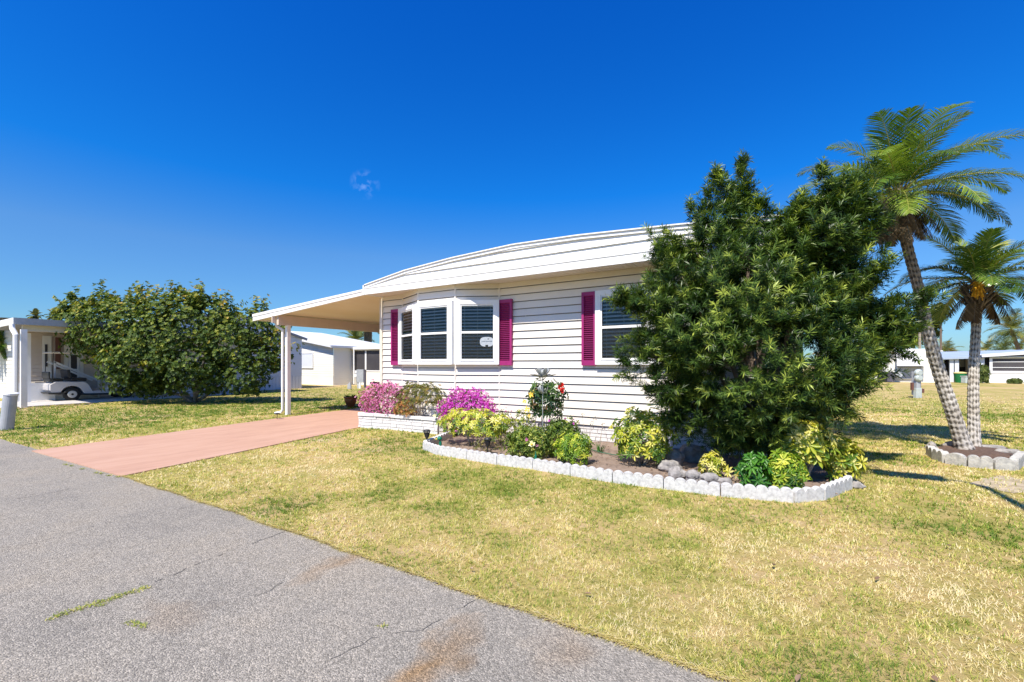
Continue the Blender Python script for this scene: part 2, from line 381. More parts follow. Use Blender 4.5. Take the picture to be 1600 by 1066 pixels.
# cracks in the asphalt: narrow jagged ribbons
mb = MB()
def crack(pts, wd):
    P = []
    for (a, b) in zip(pts[:-1], pts[1:]):
        a = G(*a); b = G(*b); L = (b - a).length; n = max(2, int(L / .05))
        for i in range(n):
            p = a.lerp(b, i / n); P.append((p.x + random.uniform(-.012, .012), p.y + random.uniform(-.012, .012)))
    for i in range(len(P) - 1):
        p, q = Vector(P[i]), Vector(P[i + 1]); d = (q - p); nn = Vector((-d.y, d.x)).normalized()
        w0 = wd * (.5 + .5 * random.random()); k = .0075
        if random.random() < .22: continue
        mb.face([(p.x - nn.x * w0, p.y - nn.y * w0, k), (q.x - nn.x * w0, q.y - nn.y * w0, k), (q.x + nn.x * w0, q.y + nn.y * w0, k), (p.x + nn.x * w0, p.y + nn.y * w0, k)])
crack([(312, 788), (240, 806), (150, 822), (60, 848), (0, 862)], .0022)
crack([(445, 832), (340, 870), (240, 912), (170, 938), (75, 970)], .003)
crack([(745, 938), (690, 968), (660, 985), (580, 1000), (500, 1040)], .0018)
crack([(110, 765), (60, 775), (0, 785)], .004)
crack([(455, 905), (420, 925), (380, 940)], .002)
M['crack'] = pm('crack', (.045, .042, .040), None, rough=1)
tag(mb.build('road_cracks', M['crack']), kind='structure')

# ---------------------------------------------------------------- garden bed + edging
WY = 7.8          # house front wall
edge_px = [(663, 702.5), (687, 711.5), (714, 715), (755, 722.5), (805, 730), (839, 734), (911, 746), (1002, 761), (1085, 771), (1140, 776), (1197, 779), (1245, 784), (1290, 779), (1327, 763)]
EP = [G(*p) for p in edge_px]
EP = [Vector((-5.75, 6.9, 0))] + EP + [Vector((.42, 7.6, 0))]
bedpoly = [(p.x, p.y) for p in EP] + [(0.05, 7.85), (-8.5, 7.85), (-8.5, 7.05), (-6.2, 7.1), (-5.75, 7.1)]
def inpoly(x, y, poly):
    x = np.asarray(x); y = np.asarray(y); c = np.zeros(x.shape, bool); n = len(poly); j = n - 1
    for i in range(n):
        xi, yi = poly[i]; xj, yj = poly[j]
        cond = ((yi > y) != (yj > y))
        with np.errstate(divide='ignore', invalid='ignore'):
            xx = (xj - xi) * (y - yi) / (yj - yi + 1e-12) + xi
        c ^= cond & (x < xx); j = i
    return c
# soil sheet with small mounds
def soil_patch(name, poly, z, mat, step=.07, amp=.03):
    xa = [p[0] for p in poly]; ya = [p[1] for p in poly]
    gx = np.arange(min(xa), max(xa) + step, step); gy = np.arange(min(ya), max(ya) + step, step)
    mb = MB(); idx = {}
    def vid(i, j):
        if (i, j) not in idx:
            idx[(i, j)] = len(mb.v); x, y = gx[i], gy[j]
            mb.v.append((x, y, z + amp * (.5 * math.sin(x * 5.1 + y * 2) + .4 * math.sin(y * 7.3 - x * 3)) * .6 + random.uniform(-.008, .008)))
        return idx[(i, j)]
    for i in range(len(gx) - 1):
        ins = np.ones(len(gy) - 1, bool)
        for (ox, oy) in ((-.04, -.04), (step + .04, -.04), (-.04, step + .04), (step + .04, step + .04)):
            ins &= inpoly(np.full(len(gy) - 1, gx[i] + ox), gy[:-1] + oy, poly)
        for j in range(len(gy) - 1):
            if ins[j]:
                mb.f.append((vid(i, j), vid(i + 1, j), vid(i + 1, j + 1), vid(i, j + 1))); mb.mi.append(0)
    o = mb.build(name, mat, smooth=True); tag(o, kind='structure'); return o
soil_patch('garden_soil', bedpoly, .045, M['soil'])

def scallop_block(a, b, h, name, mat, label, group, n=5, th=.06, cat='edging block'):
    a = Vector((a.x, a.y)); b = Vector((b.x, b.y)); d = b - a; L = d.length - .008; d.normalize(); nn = Vector((-d.y, d.x))
    prof = []; r = L / n / 2
    seg = 8
    for k in range(n):
        for j in range(seg + 1):
            t = math.pi * (1 - j / seg)
            prof.append((k * 2 * r + r + r * math.cos(t), h - r * .75 + r * .75 * math.sin(t)))
    prof = [(0, -.03)] + prof + [(L, -.03)]
    mb = MB(); k0 = len(prof)
    for s in (-th / 2, th / 2):
        for (x, z) in prof:
            p = a + d * x + nn * s; mb.v.append((p.x, p.y, z))
    mb.f.append(tuple(range(k0))); mb.mi.append(0); mb.f.append(tuple(reversed(range(k0, 2 * k0)))); mb.mi.append(0)
    for i in range(k0):
        j = (i + 1) % k0; mb.f.append((j, i, k0 + i, k0 + j)); mb.mi.append(0)
    o = mb.build(name, mat, origin=(a.x, a.y, 0), bevel=.005); tag(o, label, cat, group); return o
# resample the edging path at the real block ends
path = EP
def resample(path, L):
    out = [path[0]]; acc = 0; cur = path[0]; i = 1
    while i < len(path):
        d = (path[i] - cur).length
        if acc + d >= L:
            cur = cur + (path[i] - cur) * ((L - acc) / d); out.append(cur.copy()); acc = 0
        else:
            acc += d; cur = path[i]; i += 1
    return out
front = resample([p for p in EP[:8]][1:], .6)
blocks = []
pts = [EP[0], (EP[0] + EP[1]) * .5, EP[1]]
pts += resample(EP[1:9], .585)[1:]
last = pts[-1]
pts += resample([last] + [G(1140, 777), G(1197, 779)], .60)[1:]
pts += [G(1240, 785), G(1285, 781), G(1327, 764), Vector((.47, 7.15, 0)), Vector((.42, 7.6, 0))]
clean = [pts[0]]
for p in pts[1:]:
    if (p - clean[-1]).length > .18: clean.append(p)
edlabels = ['behind the solar light, nearest the brick planter', 'at the left end beside the black solar light', 'below the green stake light', 'below the big yellow-green shrub at the left',
  'below the soil gap left of the cream pinwheel', 'below the cream pinwheel stake', 'below the magenta-flowered low shrub', 'below the small bright green shrub', 'below the bare sandy soil patch', 'below the tall yellow-leaved shrub', 'in front of the rough grey rocks',
  'below the small pale plant under the big tree', 'below the plain green seedling', 'below the rightmost bushy yellow shrub', 'at the right turn of the garden bed', 'at the outer right corner of the bed', 'behind the right corner, running to the house', 'last one before the house corner', 'tail end', 'tail end']
for i, (a, b) in enumerate(zip(clean[:-1], clean[1:])):
    L = (b - a).length
    scallop_block(a, b, .15 + random.uniform(-.006, .006), 'edging_block', M['edging'], 'white scalloped concrete edging block ' + edlabels[min(i, 19)], 'scalloped edging blocks round the garden bed', n=max(2, round(L / .117)))
print('EDGING', len(clean) - 1, [tuple(round(c, 2) for c in p) for p in clean])

# ring of weathered scalloped blocks round the palms
ring_px = [(1452, 712), (1462, 718), (1478, 724), (1512, 729), (1552, 733), (1584, 735), (1598, 722)]
RP = [G(*p) for p in ring_px]
rl = ['leftmost in the palm ring', 'second from the left in the palm ring', 'in the palm ring left of the joint', 'front centre of the palm ring', 'front right of the palm ring', 'right end of the palm ring']
for i in range(len(RP) - 1):
    scallop_block(RP[i], RP[i + 1], .17, 'edging_block', M['edging_old'], 'weathered grey scalloped block ' + rl[i], 'weathered blocks round the palm pair', n=max(1, round((RP[i + 1] - RP[i]).length / .16)), th=.09)
rb = [G(1455, 706), G(1475, 698), G(1500, 695), G(1545, 697), G(1585, 705)]
ringpoly = [(p.x, p.y) for p in RP] + [(G(1600, 712).x, G(1600, 712).y), (G(1560, 698).x, G(1560, 698).y), (G(1500, 694).x, G(1500, 694).y), (G(1460, 699).x, G(1460, 699).y)]
soil_patch('mulch', ringpoly, .05, M['mulch'], step=.08, amp=.04)
# pale sand patches in the lawn right of the palms
M['sand'] = pm('sand', (.50, .41, .29), (.32, .26, .16), 5, .95, bump=.8, bscale=40)
def blob(name, c, rx, ry, z, mat):
    mb = MB(); pts = []
    ph = random.uniform(0, 6)
    for k in range(28):
        a = 2 * math.pi * k / 28; r = 1 + .22 * math.sin(3 * a + ph) + .12 * math.sin(7 * a + ph) + random.uniform(-.08, .08)
        pts.append((c.x + rx * r * math.cos(a), c.y + ry * r * math.sin(a), z))
    mb.face(pts); tag(mb.build(name, mat), kind='structure'); return [(p[0], p[1]) for p in pts]
SAND = [blob('sand_patch', G(1590, 760), .35, .5, .004, M['sand']), blob('sand_patch', G(1590, 712), .9, .5, .006, M['sand'])]

# ---------------------------------------------------------------- the house
ZS = 3.09        # soffit / fascia underside
FY = 7.2         # fascia plane
XL, XR = -8.68, 0.0
def siding(mb, p0, p1, z0, z1, expo=.148, dep=.031, m=0, phase=0, gm=0):
    """sawtooth lap siding between plan points p0->p1; outward is to the right of p0->p1"""
    p0 = Vector(p0); p1 = Vector(p1); d = (p1 - p0).normalized(); o = Vector((d.y, -d.x))
    def q(p, off, z): return (p.x + o.x * off, p.y + o.y * off, z)
    z = z0 - phase
    while z < z1 - 1e-4:
        a = max(z, z0); b = min(z + expo, z1)
        fa = (a - z) / expo; fb = (b - z) / expo
        oa = dep * (1 - .75 * fa); ob = dep * (1 - .75 * fb)
        bb = b - .015 if b < z1 else b
        mb.face([q(p0, oa, a), q(p1, oa, a), q(p1, ob, bb), q(p0, ob, bb)], m)
        if b < z1:       # groove under the next lap; a darker gm thickens its shadow line
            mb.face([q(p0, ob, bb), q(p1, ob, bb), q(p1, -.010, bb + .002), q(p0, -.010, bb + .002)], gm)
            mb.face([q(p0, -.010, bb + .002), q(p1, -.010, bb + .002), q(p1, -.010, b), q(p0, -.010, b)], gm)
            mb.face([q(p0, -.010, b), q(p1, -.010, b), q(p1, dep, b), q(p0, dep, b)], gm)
        z += expo
house = thing('mobile_home', 'long white lap-sided mobile home with plum shutters, bay window and carport', 'house', (-4.4, 9, 0))
BAY = [(-7.98, WY), (-7.07, 7.38), (-6.03, 7.38), (-5.21, WY)]
plan = [(XL, WY)] + BAY + [(XR, WY)]
Z0 = .34
mb = MB()
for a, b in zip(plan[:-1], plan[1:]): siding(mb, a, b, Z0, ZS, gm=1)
siding(mb, (XR, WY), (XR, 20), Z0, ZS)
siding(mb, (XL, 20), (XL, WY), Z0, ZS)
siding(mb, (XR, 20), (XL, 20), Z0, ZS)
mb.build('wall_siding', [M['siding'], M['siding_gap_shade']], house)
# J-channels: vertical strips at the bay corners and house corners
mb = MB()
for (x, y) in BAY:
    mb.box((x, y - .012, (Z0 + ZS) / 2), (.035, .03, ZS - Z0 - .01), 0)
mb.box((BAY[0][0], WY - .02, 1.7), (.03, .02, 2.5))
mb.build('corner_channel', M['siding'], house)
mb = MB(); mb.box((XL - .01, WY - .01, (Z0 + ZS) / 2 - .02), (.085, .085, ZS - Z0 - .02)); mb.build('corner_trim', M['beige_trim'], house)
mb = MB(); mb.box((XR + .01, WY - .01, (Z0 + ZS) / 2 - .02), (.085, .085, ZS - Z0 - .02)); mb.build('corner_trim', M['beige_trim'], house)
# starter strip between siding and brick
# painted brick skirt
def bricks(mb, p0, p1, z0, z1, course=.068, blen=.40, th=.05, mm=0, mmort=1):
    p0 = Vector(p0); p1 = Vector(p1); L = (p1 - p0).length; d = (p1 - p0).normalized(); o = Vector((d.y, -d.x)); yaw = math.atan2(d.y, d.x)
    z = z0; row = 0
    while z < z1 - .01:
        h = min(course, z1 - z); x = -blen * random.uniform(.1, .9)
        while x < L:
            x2 = x + blen * random.choice([.55, 1, 1, 1.25])
            a = max(x, 0) + .006; b = min(x2, L) - .006
            if b > a + .01:
                off = random.uniform(-.006, .008)
                c = p0 + d * ((a + b) / 2) + o * (off)
                mb.box((c.x, c.y, z + h / 2 - .003), (b - a, th, h - .013), yaw, mm)
            x = x2
        z += course; row += 1
    c = p0 + d * (L / 2) - o * .008
    mb.box((c.x, c.y, (z0 + z1) / 2 - .002), (L - .004, th, z1 - z0 - .006), yaw, mmort)
mb = MB()
for a, b in zip(plan[:-1], plan[1:]): bricks(mb, (a[0], a[1] + .03), (b[0], b[1] + .03), -.01, Z0)
bricks(mb, (XR - .03, WY), (XR - .03, 12), -.01, Z0)
bricks(mb, (XL + .03, 14), (XL + .03, WY), -.01, Z0)
mb.build('brick_skirt', [M['brick_white'], M['mortar']], house)

# gable face of horizontal laps that are cut off by the shallow roof line
PX_ = [-8.62, -7.3, -5.95, -4.5, -3.2, -1.55, -.34, .25]
PZ_ = [3.29, 3.49, 3.60, 3.665, 3.64, 3.555, 3.47, 3.43]
def prof(x): return float(np.interp(x, PX_, PZ_))
mb = MB()
gx = np.linspace(-8.6, .22, 90); lap = .165; z = ZS + .16; k = 0
while z < 3.7:
    for xa, xb in zip(gx[:-1], gx[1:]):
        ta, tb = min(z + lap, prof(xa) - .005), min(z + lap, prof(xb) - .005)
        if ta <= z and tb <= z: continue
        ta, tb = max(ta, z), max(tb, z)
        def yy(zz): return FY - .004 + .032 * ((zz - z) / lap)
        mb.face([(xa, yy(z), z), (xb, yy(z), z), (xb, yy(tb), tb), (xa, yy(ta), ta)])
        mb.face([(xa, FY + .03, z + .001), (xb, FY + .03, z + .001), (xb, yy(z), z), (xa, yy(z), z)])
    z += lap
mb.build('gable_siding', M['white_paint'], house)
mb = MB()
mb.b2(-8.62, .24, FY - .012, FY + .02, ZS - .012, ZS + .15)
mb.b2(-8.62, .24, FY - .022, FY - .0125, ZS + .128, ZS + .15)
mb.b2(-8.66, -8.62, FY - .03, FY + .03, ZS - .02, 3.30)
mb.build('fascia', M['white_paint'], house)
mb = MB()        # rake trim + drip edge following the roof line
for xa, xb in zip(gx[:-1], gx[1:]):
    for (y0, y1, d0, d1) in ((FY - .016, FY + .03, -.055, .0), (FY - .04, FY + .03, .002, .022)):
        A, B = prof(xa), prof(xb)
        P = [(xa, y0, A + d0), (xb, y0, B + d0), (xb, y0, B + d1), (xa, y0, A + d1)]
        Q = [(p[0], y1, p[2]) for p in P]
        mb.face(P); mb.face([Q[3], Q[2], P[2], P[3]][::-1]); mb.face([P[0], P[1], Q[1], Q[0]][::-1])
mb.build('rake_trim', M['white_trim'], house)
mb = MB()
for xa, xb in zip(gx[:-1], gx[1:]):
    for (ya, yb) in ((FY - .03, 20.3),):
        mb.face([(xa, ya, prof(xa) + .024), (xb, ya, prof(xb) + .024), (xb, yb, prof(xb) + .024), (xa, yb, prof(xa) + .024)])
for i in range(22):
    y = FY + .25 + i * .6
    for xa, xb in zip(gx[:-1:6], list(gx[6::6]) + [gx[-1]]):
        mb.bar((xa, y, prof(xa) + .035), (xb, y, prof(xb) + .035), .03, .03)
mb.build('roof', M['roof_white'], house)
# gutter-like ends
mb = MB(); mb.b2(-8.64, -8.60, FY + .03, 20.3, ZS - .01, 3.3); mb.build('side_fascia', M['white_paint'], house); mb = MB(); mb.b2(.22, .26, FY + .03, 20.3, ZS - .01, 3.44); mb.build('side_fascia', M['white_paint'], house)
# soffit with ribs
mb = MB()
xx = -8.6; 
while xx < .2:
    mb.b2(xx, xx + .096, FY + .02, WY + .02, ZS + .012, ZS + .02)
    mb.b2(xx + .096, xx + .105, FY + .02, WY + .02, ZS + .018, ZS + .024)
    xx += .105
mb.b2(.02, .22, WY + .021, 20, ZS + .012, ZS + .02)
mb.build('soffit', M['soffit'], house)
mb = MB()     # frieze board following the bay
for a, b in zip(plan[:-1], plan[1:]):
    A = Vector(a); B = Vector(b); d = (B - A).normalized(); o = Vector((d.y, -d.x))
    mb.bar((A.x + o.x * .024, A.y + o.y * .024, ZS - .03), (B.x + o.x * .024, B.y + o.y * .024, ZS - .03), .02, .085)
    mb.bar((A.x + o.x * .034, A.y + o.y * .034, ZS + .0), (B.x + o.x * .034, B.y + o.y * .034, ZS + .0), .02, .02)
mb.build('frieze_board', M['beige_trim'], house)

# windows -----------------------------------------------------------
def window(p0, p1, z0, z1, trimL, trimR, nlite=1, sign=False):
    p0 = Vector(p0); p1 = Vector(p1); L = (p1 - p0).length; d = (p1 - p0).normalized(); o = Vector((d.y, -d.x)); yaw = math.atan2(d.y, d.x)
    def P(x, off, z):
        c = p0 + d * x + o * off; return (c.x, c.y, z)
    def bx(mb, x0, x1, o0, o1, za, zb, m=0):
        mb.box(P((x0 + x1) / 2, (o0 + o1) / 2, (za + zb) / 2), (x1 - x0, o1 - o0, zb - za), yaw, m)
    T = .085
    mb = MB()
    bx(mb, 0, trimL, .0, .125, z0, z1); bx(mb, L - trimR, L, .0, .125, z0, z1)
    bx(mb, trimL, L - trimR, 0, .123, z1 - T, z1); bx(mb, trimL, L - trimR, 0, .123, z0, z0 + T)
    bx(mb, trimL, L - trimR, .03, .132, z0 + T - .012, z0 + T - .001)
    wi = (L - trimL - trimR)
    mul = .11
    lw = (wi - mul * (nlite - 1)) / nlite
    spans = []
    for i in range(nlite):
        xa = trimL + i * (lw + mul); spans.append((xa, xa + lw))
        if i: bx(mb, xa - mul, xa, 0, .121, z0 + T, z1 - T)
    f = mb.build('window', M['white_trim'], house)
    za, zb = z0 + T, z1 - T; zm = (za + zb) / 2
    bk = MB(); sl = MB(); sash = MB(); gl = MB(); sc_ = MB()
    for (xa, xb) in spans:
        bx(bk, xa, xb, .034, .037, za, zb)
        z = za + .02
        while z < zb - .03:
            c = P((xa + xb) / 2, .038, z)
            b0 = len(sl.v)
            tz = .014
            A, B = p0 + d * (xa + .006), p0 + d * (xb - .006)
            for (q, oo, zz) in ((A, .040, z + tz), (B, .040, z + tz), (B, .074, z - tz), (A, .074, z - tz)):
                sl.v.append((q.x + o.x * oo, q.y + o.y * oo, zz))
            for (q, oo, zz) in ((A, .040, z + tz + .004), (B, .040, z + tz + .004), (B, .074, z - tz + .004), (A, .074, z - tz + .004)):
                sl.v.append((q.x + o.x * oo, q.y + o.y * oo, zz))
            for q in ((0, 3, 2, 1), (4, 5, 6, 7), (0, 1, 5, 4), (2, 3, 7, 6), (1, 2, 6, 5), (3, 0, 4, 7)):
                sl.f.append(tuple(b0 + i for i in q)); sl.mi.append(0)
            z += .068
        for t in (.12, .5, .88):
            x = xa + (xb - xa) * t; bx(sl, x - .002, x + .002, .075, .077, za + .01, zb - .01)
        bx(sl, xa + .004, xb - .004, .038, .076, zb - .045, zb - .002)
        s = .030
        bx(sash, xa, xa + s * .8, .08, .112, za, zb); bx(sash, xb - s * .8, xb, .08, .112, za, zb)
        bx(sash, xa + s * .8, xb - s * .8, .08, .110, zb - s, zb); bx(sash, xa + s * .8, xb - s * .8, .08, .110, za, za + s)
        bx(sash, xa + s * .8, xb - s * .8, .08, .114, zm - .022, zm + .022)
        bx(sash, xa + .12 * (xb - xa), xa + .12 * (xb - xa) + .02, .1105, .118, za + .004, za + .014); bx(sash, xb - .14 * (xb - xa), xb - .14 * (xb - xa) + .02, .1105, .118, za + .004, za + .014)
        def pl(m_, off, a, b):
            m_.face([P(xa + s * .8, off, a), P(xb - s * .8, off, a), P(xb - s * .8, off, b), P(xa + s * .8, off, b)])
        pl(gl, .090, zm + .022, zb - s); pl(gl, .086, za + s, zm - .022)
        pl(sc_, .101, za + s, zm - .022)
    bk.build('dark_room', M['dark'], f); sl.build('blind', M['blind'], f)
    sash.build('sash', M['white_trim'], f); gl.build('glass_pane', M['glass'], f); sc_.build('insect_screen', M['mesh_screen'], f)
    if sign:
        (xa, xb) = spans[0]
        cx = xb - .155; cz = zm - .195
        pts = []
        rx, rz = .142, .098
        for k in range(40):
            a = 2 * math.pi * k / 40
            e = .62
            x = rx * math.copysign(abs(math.cos(a)) ** e, math.cos(a)); zz = rz * math.copysign(abs(math.sin(a)) ** .8, math.sin(a))
            if -2.02 < a - 2 * math.pi + .0 < -1.2 and False: pass
            pts.append((x, zz))
        # notch at the lower edge
        body = [p for p in pts if not (abs(p[0]) < .03 and p[1] < 0)]
        out = []
        for i, p in enumerate(body):
            out.append(p)
            nx = body[(i + 1) % len(body)]
            if p[1] < 0 and nx[1] < 0 and p[0] < -.02 and nx[0] > .02:
                out += [(-.028, -rz), (-.028, -rz + .035), (.028, -rz + .035), (.028, -rz)]
        mb = MB(); n = len(out)
        for off in (.1025, .1045):
            for (x, zz) in out: mb.v.append(P(cx + x, off, cz + zz))
        mb.f.append(tuple(range(n, 2 * n))); mb.mi.append(0); mb.f.append(tuple(reversed(range(n)))); mb.mi.append(0)
        for i in range(n):
            j = (i + 1) % n; mb.f.append((i, j, n + j, n + i)); mb.mi.append(0)
        # a hole and a row of worn, unreadable dark strokes
        mb.box(P(cx + .03, .1055, cz + .058), (.026, .002, .016), yaw, 1)
        rr = random.Random(3)
        x = cx - .105
        while x < cx + .105:
            wd = rr.uniform(.006, .012); h = rr.uniform(.010, .022)
            mb.box(P(x, .1055, cz + .008 + rr.uniform(-.003, .003)), (wd, .0015, h), yaw, 2); x += wd + rr.uniform(.003, .007)
        so = mb.build('window_sign', [M['sign_grey'], M['dark'], M['sign_ink']], f)
        so['label'] = 'faded grey rounded sign stuck inside the lower pane'
    return f
ZB, ZT = 1.44, 2.76
window(BAY[0], BAY[1], ZB, ZT, .14, .07)['label'] = 'narrow left angled window of the bay'
window(BAY[1], BAY[2], ZB, ZT, .13, .12)['label'] = 'middle window of the bay'
window(BAY[2], BAY[3], ZB, ZT, .12, .10, sign=True)['label'] = 'right angled window of the bay, with a grey sign in it'
window((-3.08, WY), (-1.12, WY), ZB, ZT, .10, .10, nlite=2)['label'] = 'wide double window partly hidden by the big tree'
def shutter(x0, x1, lab):
    mb = MB(); y = WY - .055
    w = .045
    mb.b2(x0, x0 + w, y - .03, y + .02, ZB - .015, ZT); mb.b2(x1 - w, x1, y - .03, y + .02, ZB - .015, ZT)
    for (a, b) in ((ZB - .015, ZB + .08), (ZT - .07, ZT)):
        mb.b2(x0 + w, x1 - w, y - .028, y + .02, a, b)
    z = ZB + .085
    while z < ZT - .075:
        mb.box(((x0 + x1) / 2, y - .006, z + .012), (x1 - x0 - 2 * w, .034, .007), 0, 0, (R(-38), 'X'))
        z += .038
    mb.b2(x0 + w, x1 - w, y + .010, y + .02, ZB + .08, ZT - .07)
    o = mb.build('shutter', M['plum'], house); o['label'] = lab
shutter(-8.31, -8.01, 'plum louvred shutter left of the bay'); shutter(-5.20, -4.87, 'plum louvred shutter right of the bay')
shutter(-3.36, -3.085, 'plum louvred shutter left of the double window'); shutter(-1.115, -.84, 'plum louvred shutter behind the big tree')
mb = MB(); mb.b2(-4.585, -4.577, WY - .022, WY, 2.38, 2.53); mb.build('siding_seam', M['siding'], house)

# carport -----------------------------------------------------------
CXL = -13.45
def cz(x, top): # top/bottom of slab along x
    t = (x - CXL) / (-8.66 - CXL)
    return (2.90 + .31 * t) if top else (2.70 + .375 * t)
mb = MB()      # front fascia in two bands
for (a, b, off) in ((0.0, .62, 0), (.62, 1.0, -.014)):
    P = []
    for x in (CXL, -8.665):
        lo, hi = cz(x, 0), cz(x, 1); P.append((x, lo + (hi - lo) * a, lo + (hi - lo) * b))
    (x0, l0, h0), (x1, l1, h1) = P
    y0, y1 = FY + off - .01, FY + .05
    for q in ([(x0, y0, l0), (x1, y0, l1), (x1, y0, h1), (x0, y0, h0)], [(x0, y1, l0), (x0, y0, l0), (x0, y0, h0), (x0, y1, h0)], [(x0, y0, h0), (x1, y0, h1), (x1, y1, h1), (x0, y1, h0)], [(x0, y1, l0), (x1, y1, l1), (x1, y0, l1), (x0, y0, l0)]):
        mb.face(q)
mb.build('carport_fascia', M['white_paint'], house)
mb = MB()      # pans
nx = 36; YE = 13.6
for i in range(nx):
    xa = CXL + .02 + (-8.70 - CXL) * i / nx; xb = CXL + .02 + (-8.70 - CXL) * (i + 1) / nx - .012
    mb.face([(xa, FY + .05, cz(xa, 0) + .05), (xb, FY + .05, cz(xb, 0) + .05), (xb, YE, cz(xb, 0) + .05), (xa, YE, cz(xa, 0) + .05)][::-1])
    mb.face([(xb, FY + .05, cz(xb, 0) + .05), (xb, YE, cz(xb, 0) + .05), (xb + .006, YE, cz(xb, 0) + .062), (xb + .006, FY + .05, cz(xb, 0) + .062)])
    mb.face([(xb + .006, FY + .05, cz(xb, 0) + .062), (xb + .006, YE, cz(xb, 0) + .062), (xb + .012, YE, cz(xb + .012, 0) + .05), (xb + .012, FY + .05, cz(xb + .012, 0) + .05)])
mb.build('carport_ceiling', M['carport_pan'], house)
mb = MB(); mb.face([(CXL, FY, cz(CXL, 1) + .004), (-8.66, FY, cz(-8.66, 1) + .004), (-8.66, YE, cz(-8.66, 1) + .004), (CXL, YE, cz(CXL, 1) + .004)])
mb.b2(CXL - .02, CXL + .1, FY + .051, YE, 2.72, 2.88)
mb.build('carport_roof', M['roof_white'], house)
BX = -12.30
mb = MB(); mb.b2(BX - .05, BX + .05, FY + .06, YE - .1, 2.545, cz(BX, 0) + .03); mb.b2(BX - .11, BX - .07, FY - .05, FY + .05, 2.60, 2.79)
mb.build('carport_beam', M['beam'], house)
mb = MB(); py_ = 7.56
pb = G(450, 652); PXc = XY(450, py_)
for yy in (py_, 12.9):
    mb = MB(); mb.b2(PXc - .055, PXc + .055, yy - .055, yy + .055, .0, 2.56); mb.build('carport_post', M['white_paint'], house, bevel=.006)
mb = MB()
x = PXc - .19
mb.tube([(BX - .55, py_ - .02, 2.76), (BX - .55, py_ - .02, 2.62), (BX - .50, py_ - .03, 2.54), (x + .03, py_ - .04, 2.42), (x, py_ - .04, 2.34), (x - .0, py_ - .04, .15), (x - .04, py_ - .06, .07), (x - .2, py_ - .15, .04)], .042, 10)
mb.build('downspout', M['white_paint'], house, smooth=True)

# planter -----------------------------------------------------------
PL = [(-8.52, 7.62), (-8.52, 6.98), (-7.62, 7.12), (-6.30, 7.17), (-6.12, 7.34)]
planter = thing('brick_planter', 'low white painted brick planter wall under the bay window', 'planter', (-7.5, 7.1, 0))
mb = MB()
PH = .34
for a, b in zip(PL[:-1], PL[1:]): bricks(mb, a, b, -.01, PH - .07, course=.072, blen=.3, th=.10)
mb.build('brick_wall', [M['brick_white'], M['mortar']], planter)
mb = MB()
for a, b in zip(PL[:-1], PL[1:]):
    A = Vector(a); B = Vector(b); L = (B - A).length; d = (B - A).normalized(); o = Vector((d.y, -d.x)); yaw = math.atan2(d.y, d.x)
    n = max(1, round(L / .42))
    for i in range(n):
        c = A + d * (L * (i + .5) / n)
        mb.box((c.x, c.y, PH - .035 + random.uniform(-.003, .003)), (L / n - .006, .15 + random.uniform(-.008, .008), .066), yaw)
mb.build('cap_brick', M['brick_white'], planter, bevel=.006)
soil_patch('garden_soil', [(-8.5, 7.0), (-7.6, 7.15), (-6.25, 7.2), (-6.05, 7.36), (-7.07, 7.4), (-7.95, 7.76), (-8.5, 7.76)], PH - .07, M['mulch'], .06, .02)

# ================================================================ vegetation
def rvar(n, lo=0., hi=1.): return rng.uniform(lo, hi, n)
# --- needle-tufted tree (podocarpus) ------------------------------
GREEN_N = leafmat('needle_leaf', [(0, (.010, .026, .007)), (.40, (.030, .068, .012)), (.68, (.10, .17, .026)), (1, (.46, .54, .09))], .24, .38, .30)
def tufts(lb, C, A, n, L, wd, spread=1.0, young=.5):
    """n needles round every shoot tip C with axis A"""
    m = len(C); Ci = np.repeat(C, n, 0); Ai = np.repeat(A, n, 0)
    t = rng.uniform(-1, .25, (m * n, 1))
    rad = rdir(m * n); rad = unit(rad - Ai * np.sum(rad * Ai, 1, keepdims=True))
    Y = unit(Ai * (.55 + .5 * (t + 1) / 1.25) + rad * spread + np.array([0, 0, -.05]))
    P = Ci + Ai * t * L[0] * 1.3 
    Ln = rng.uniform(L[0] * .7, L[0] * 1.25, m * n)
    S = np.stack([np.full(m * n, wd) * rng.uniform(.8, 1.3, m * n), Ln, Ln * .6], 1)
    base = np.repeat(rng.beta(1.3, 2.0, m), n)
    Rn = np.clip(base * .60 + (t[:, 0] + 1) * .26 * young * 2 + rng.uniform(-.12, .12, m * n), 0, 1)
    lb.add(RH, P, Y, unit(Ai + rdir(m * n) * .5), S, Rn)
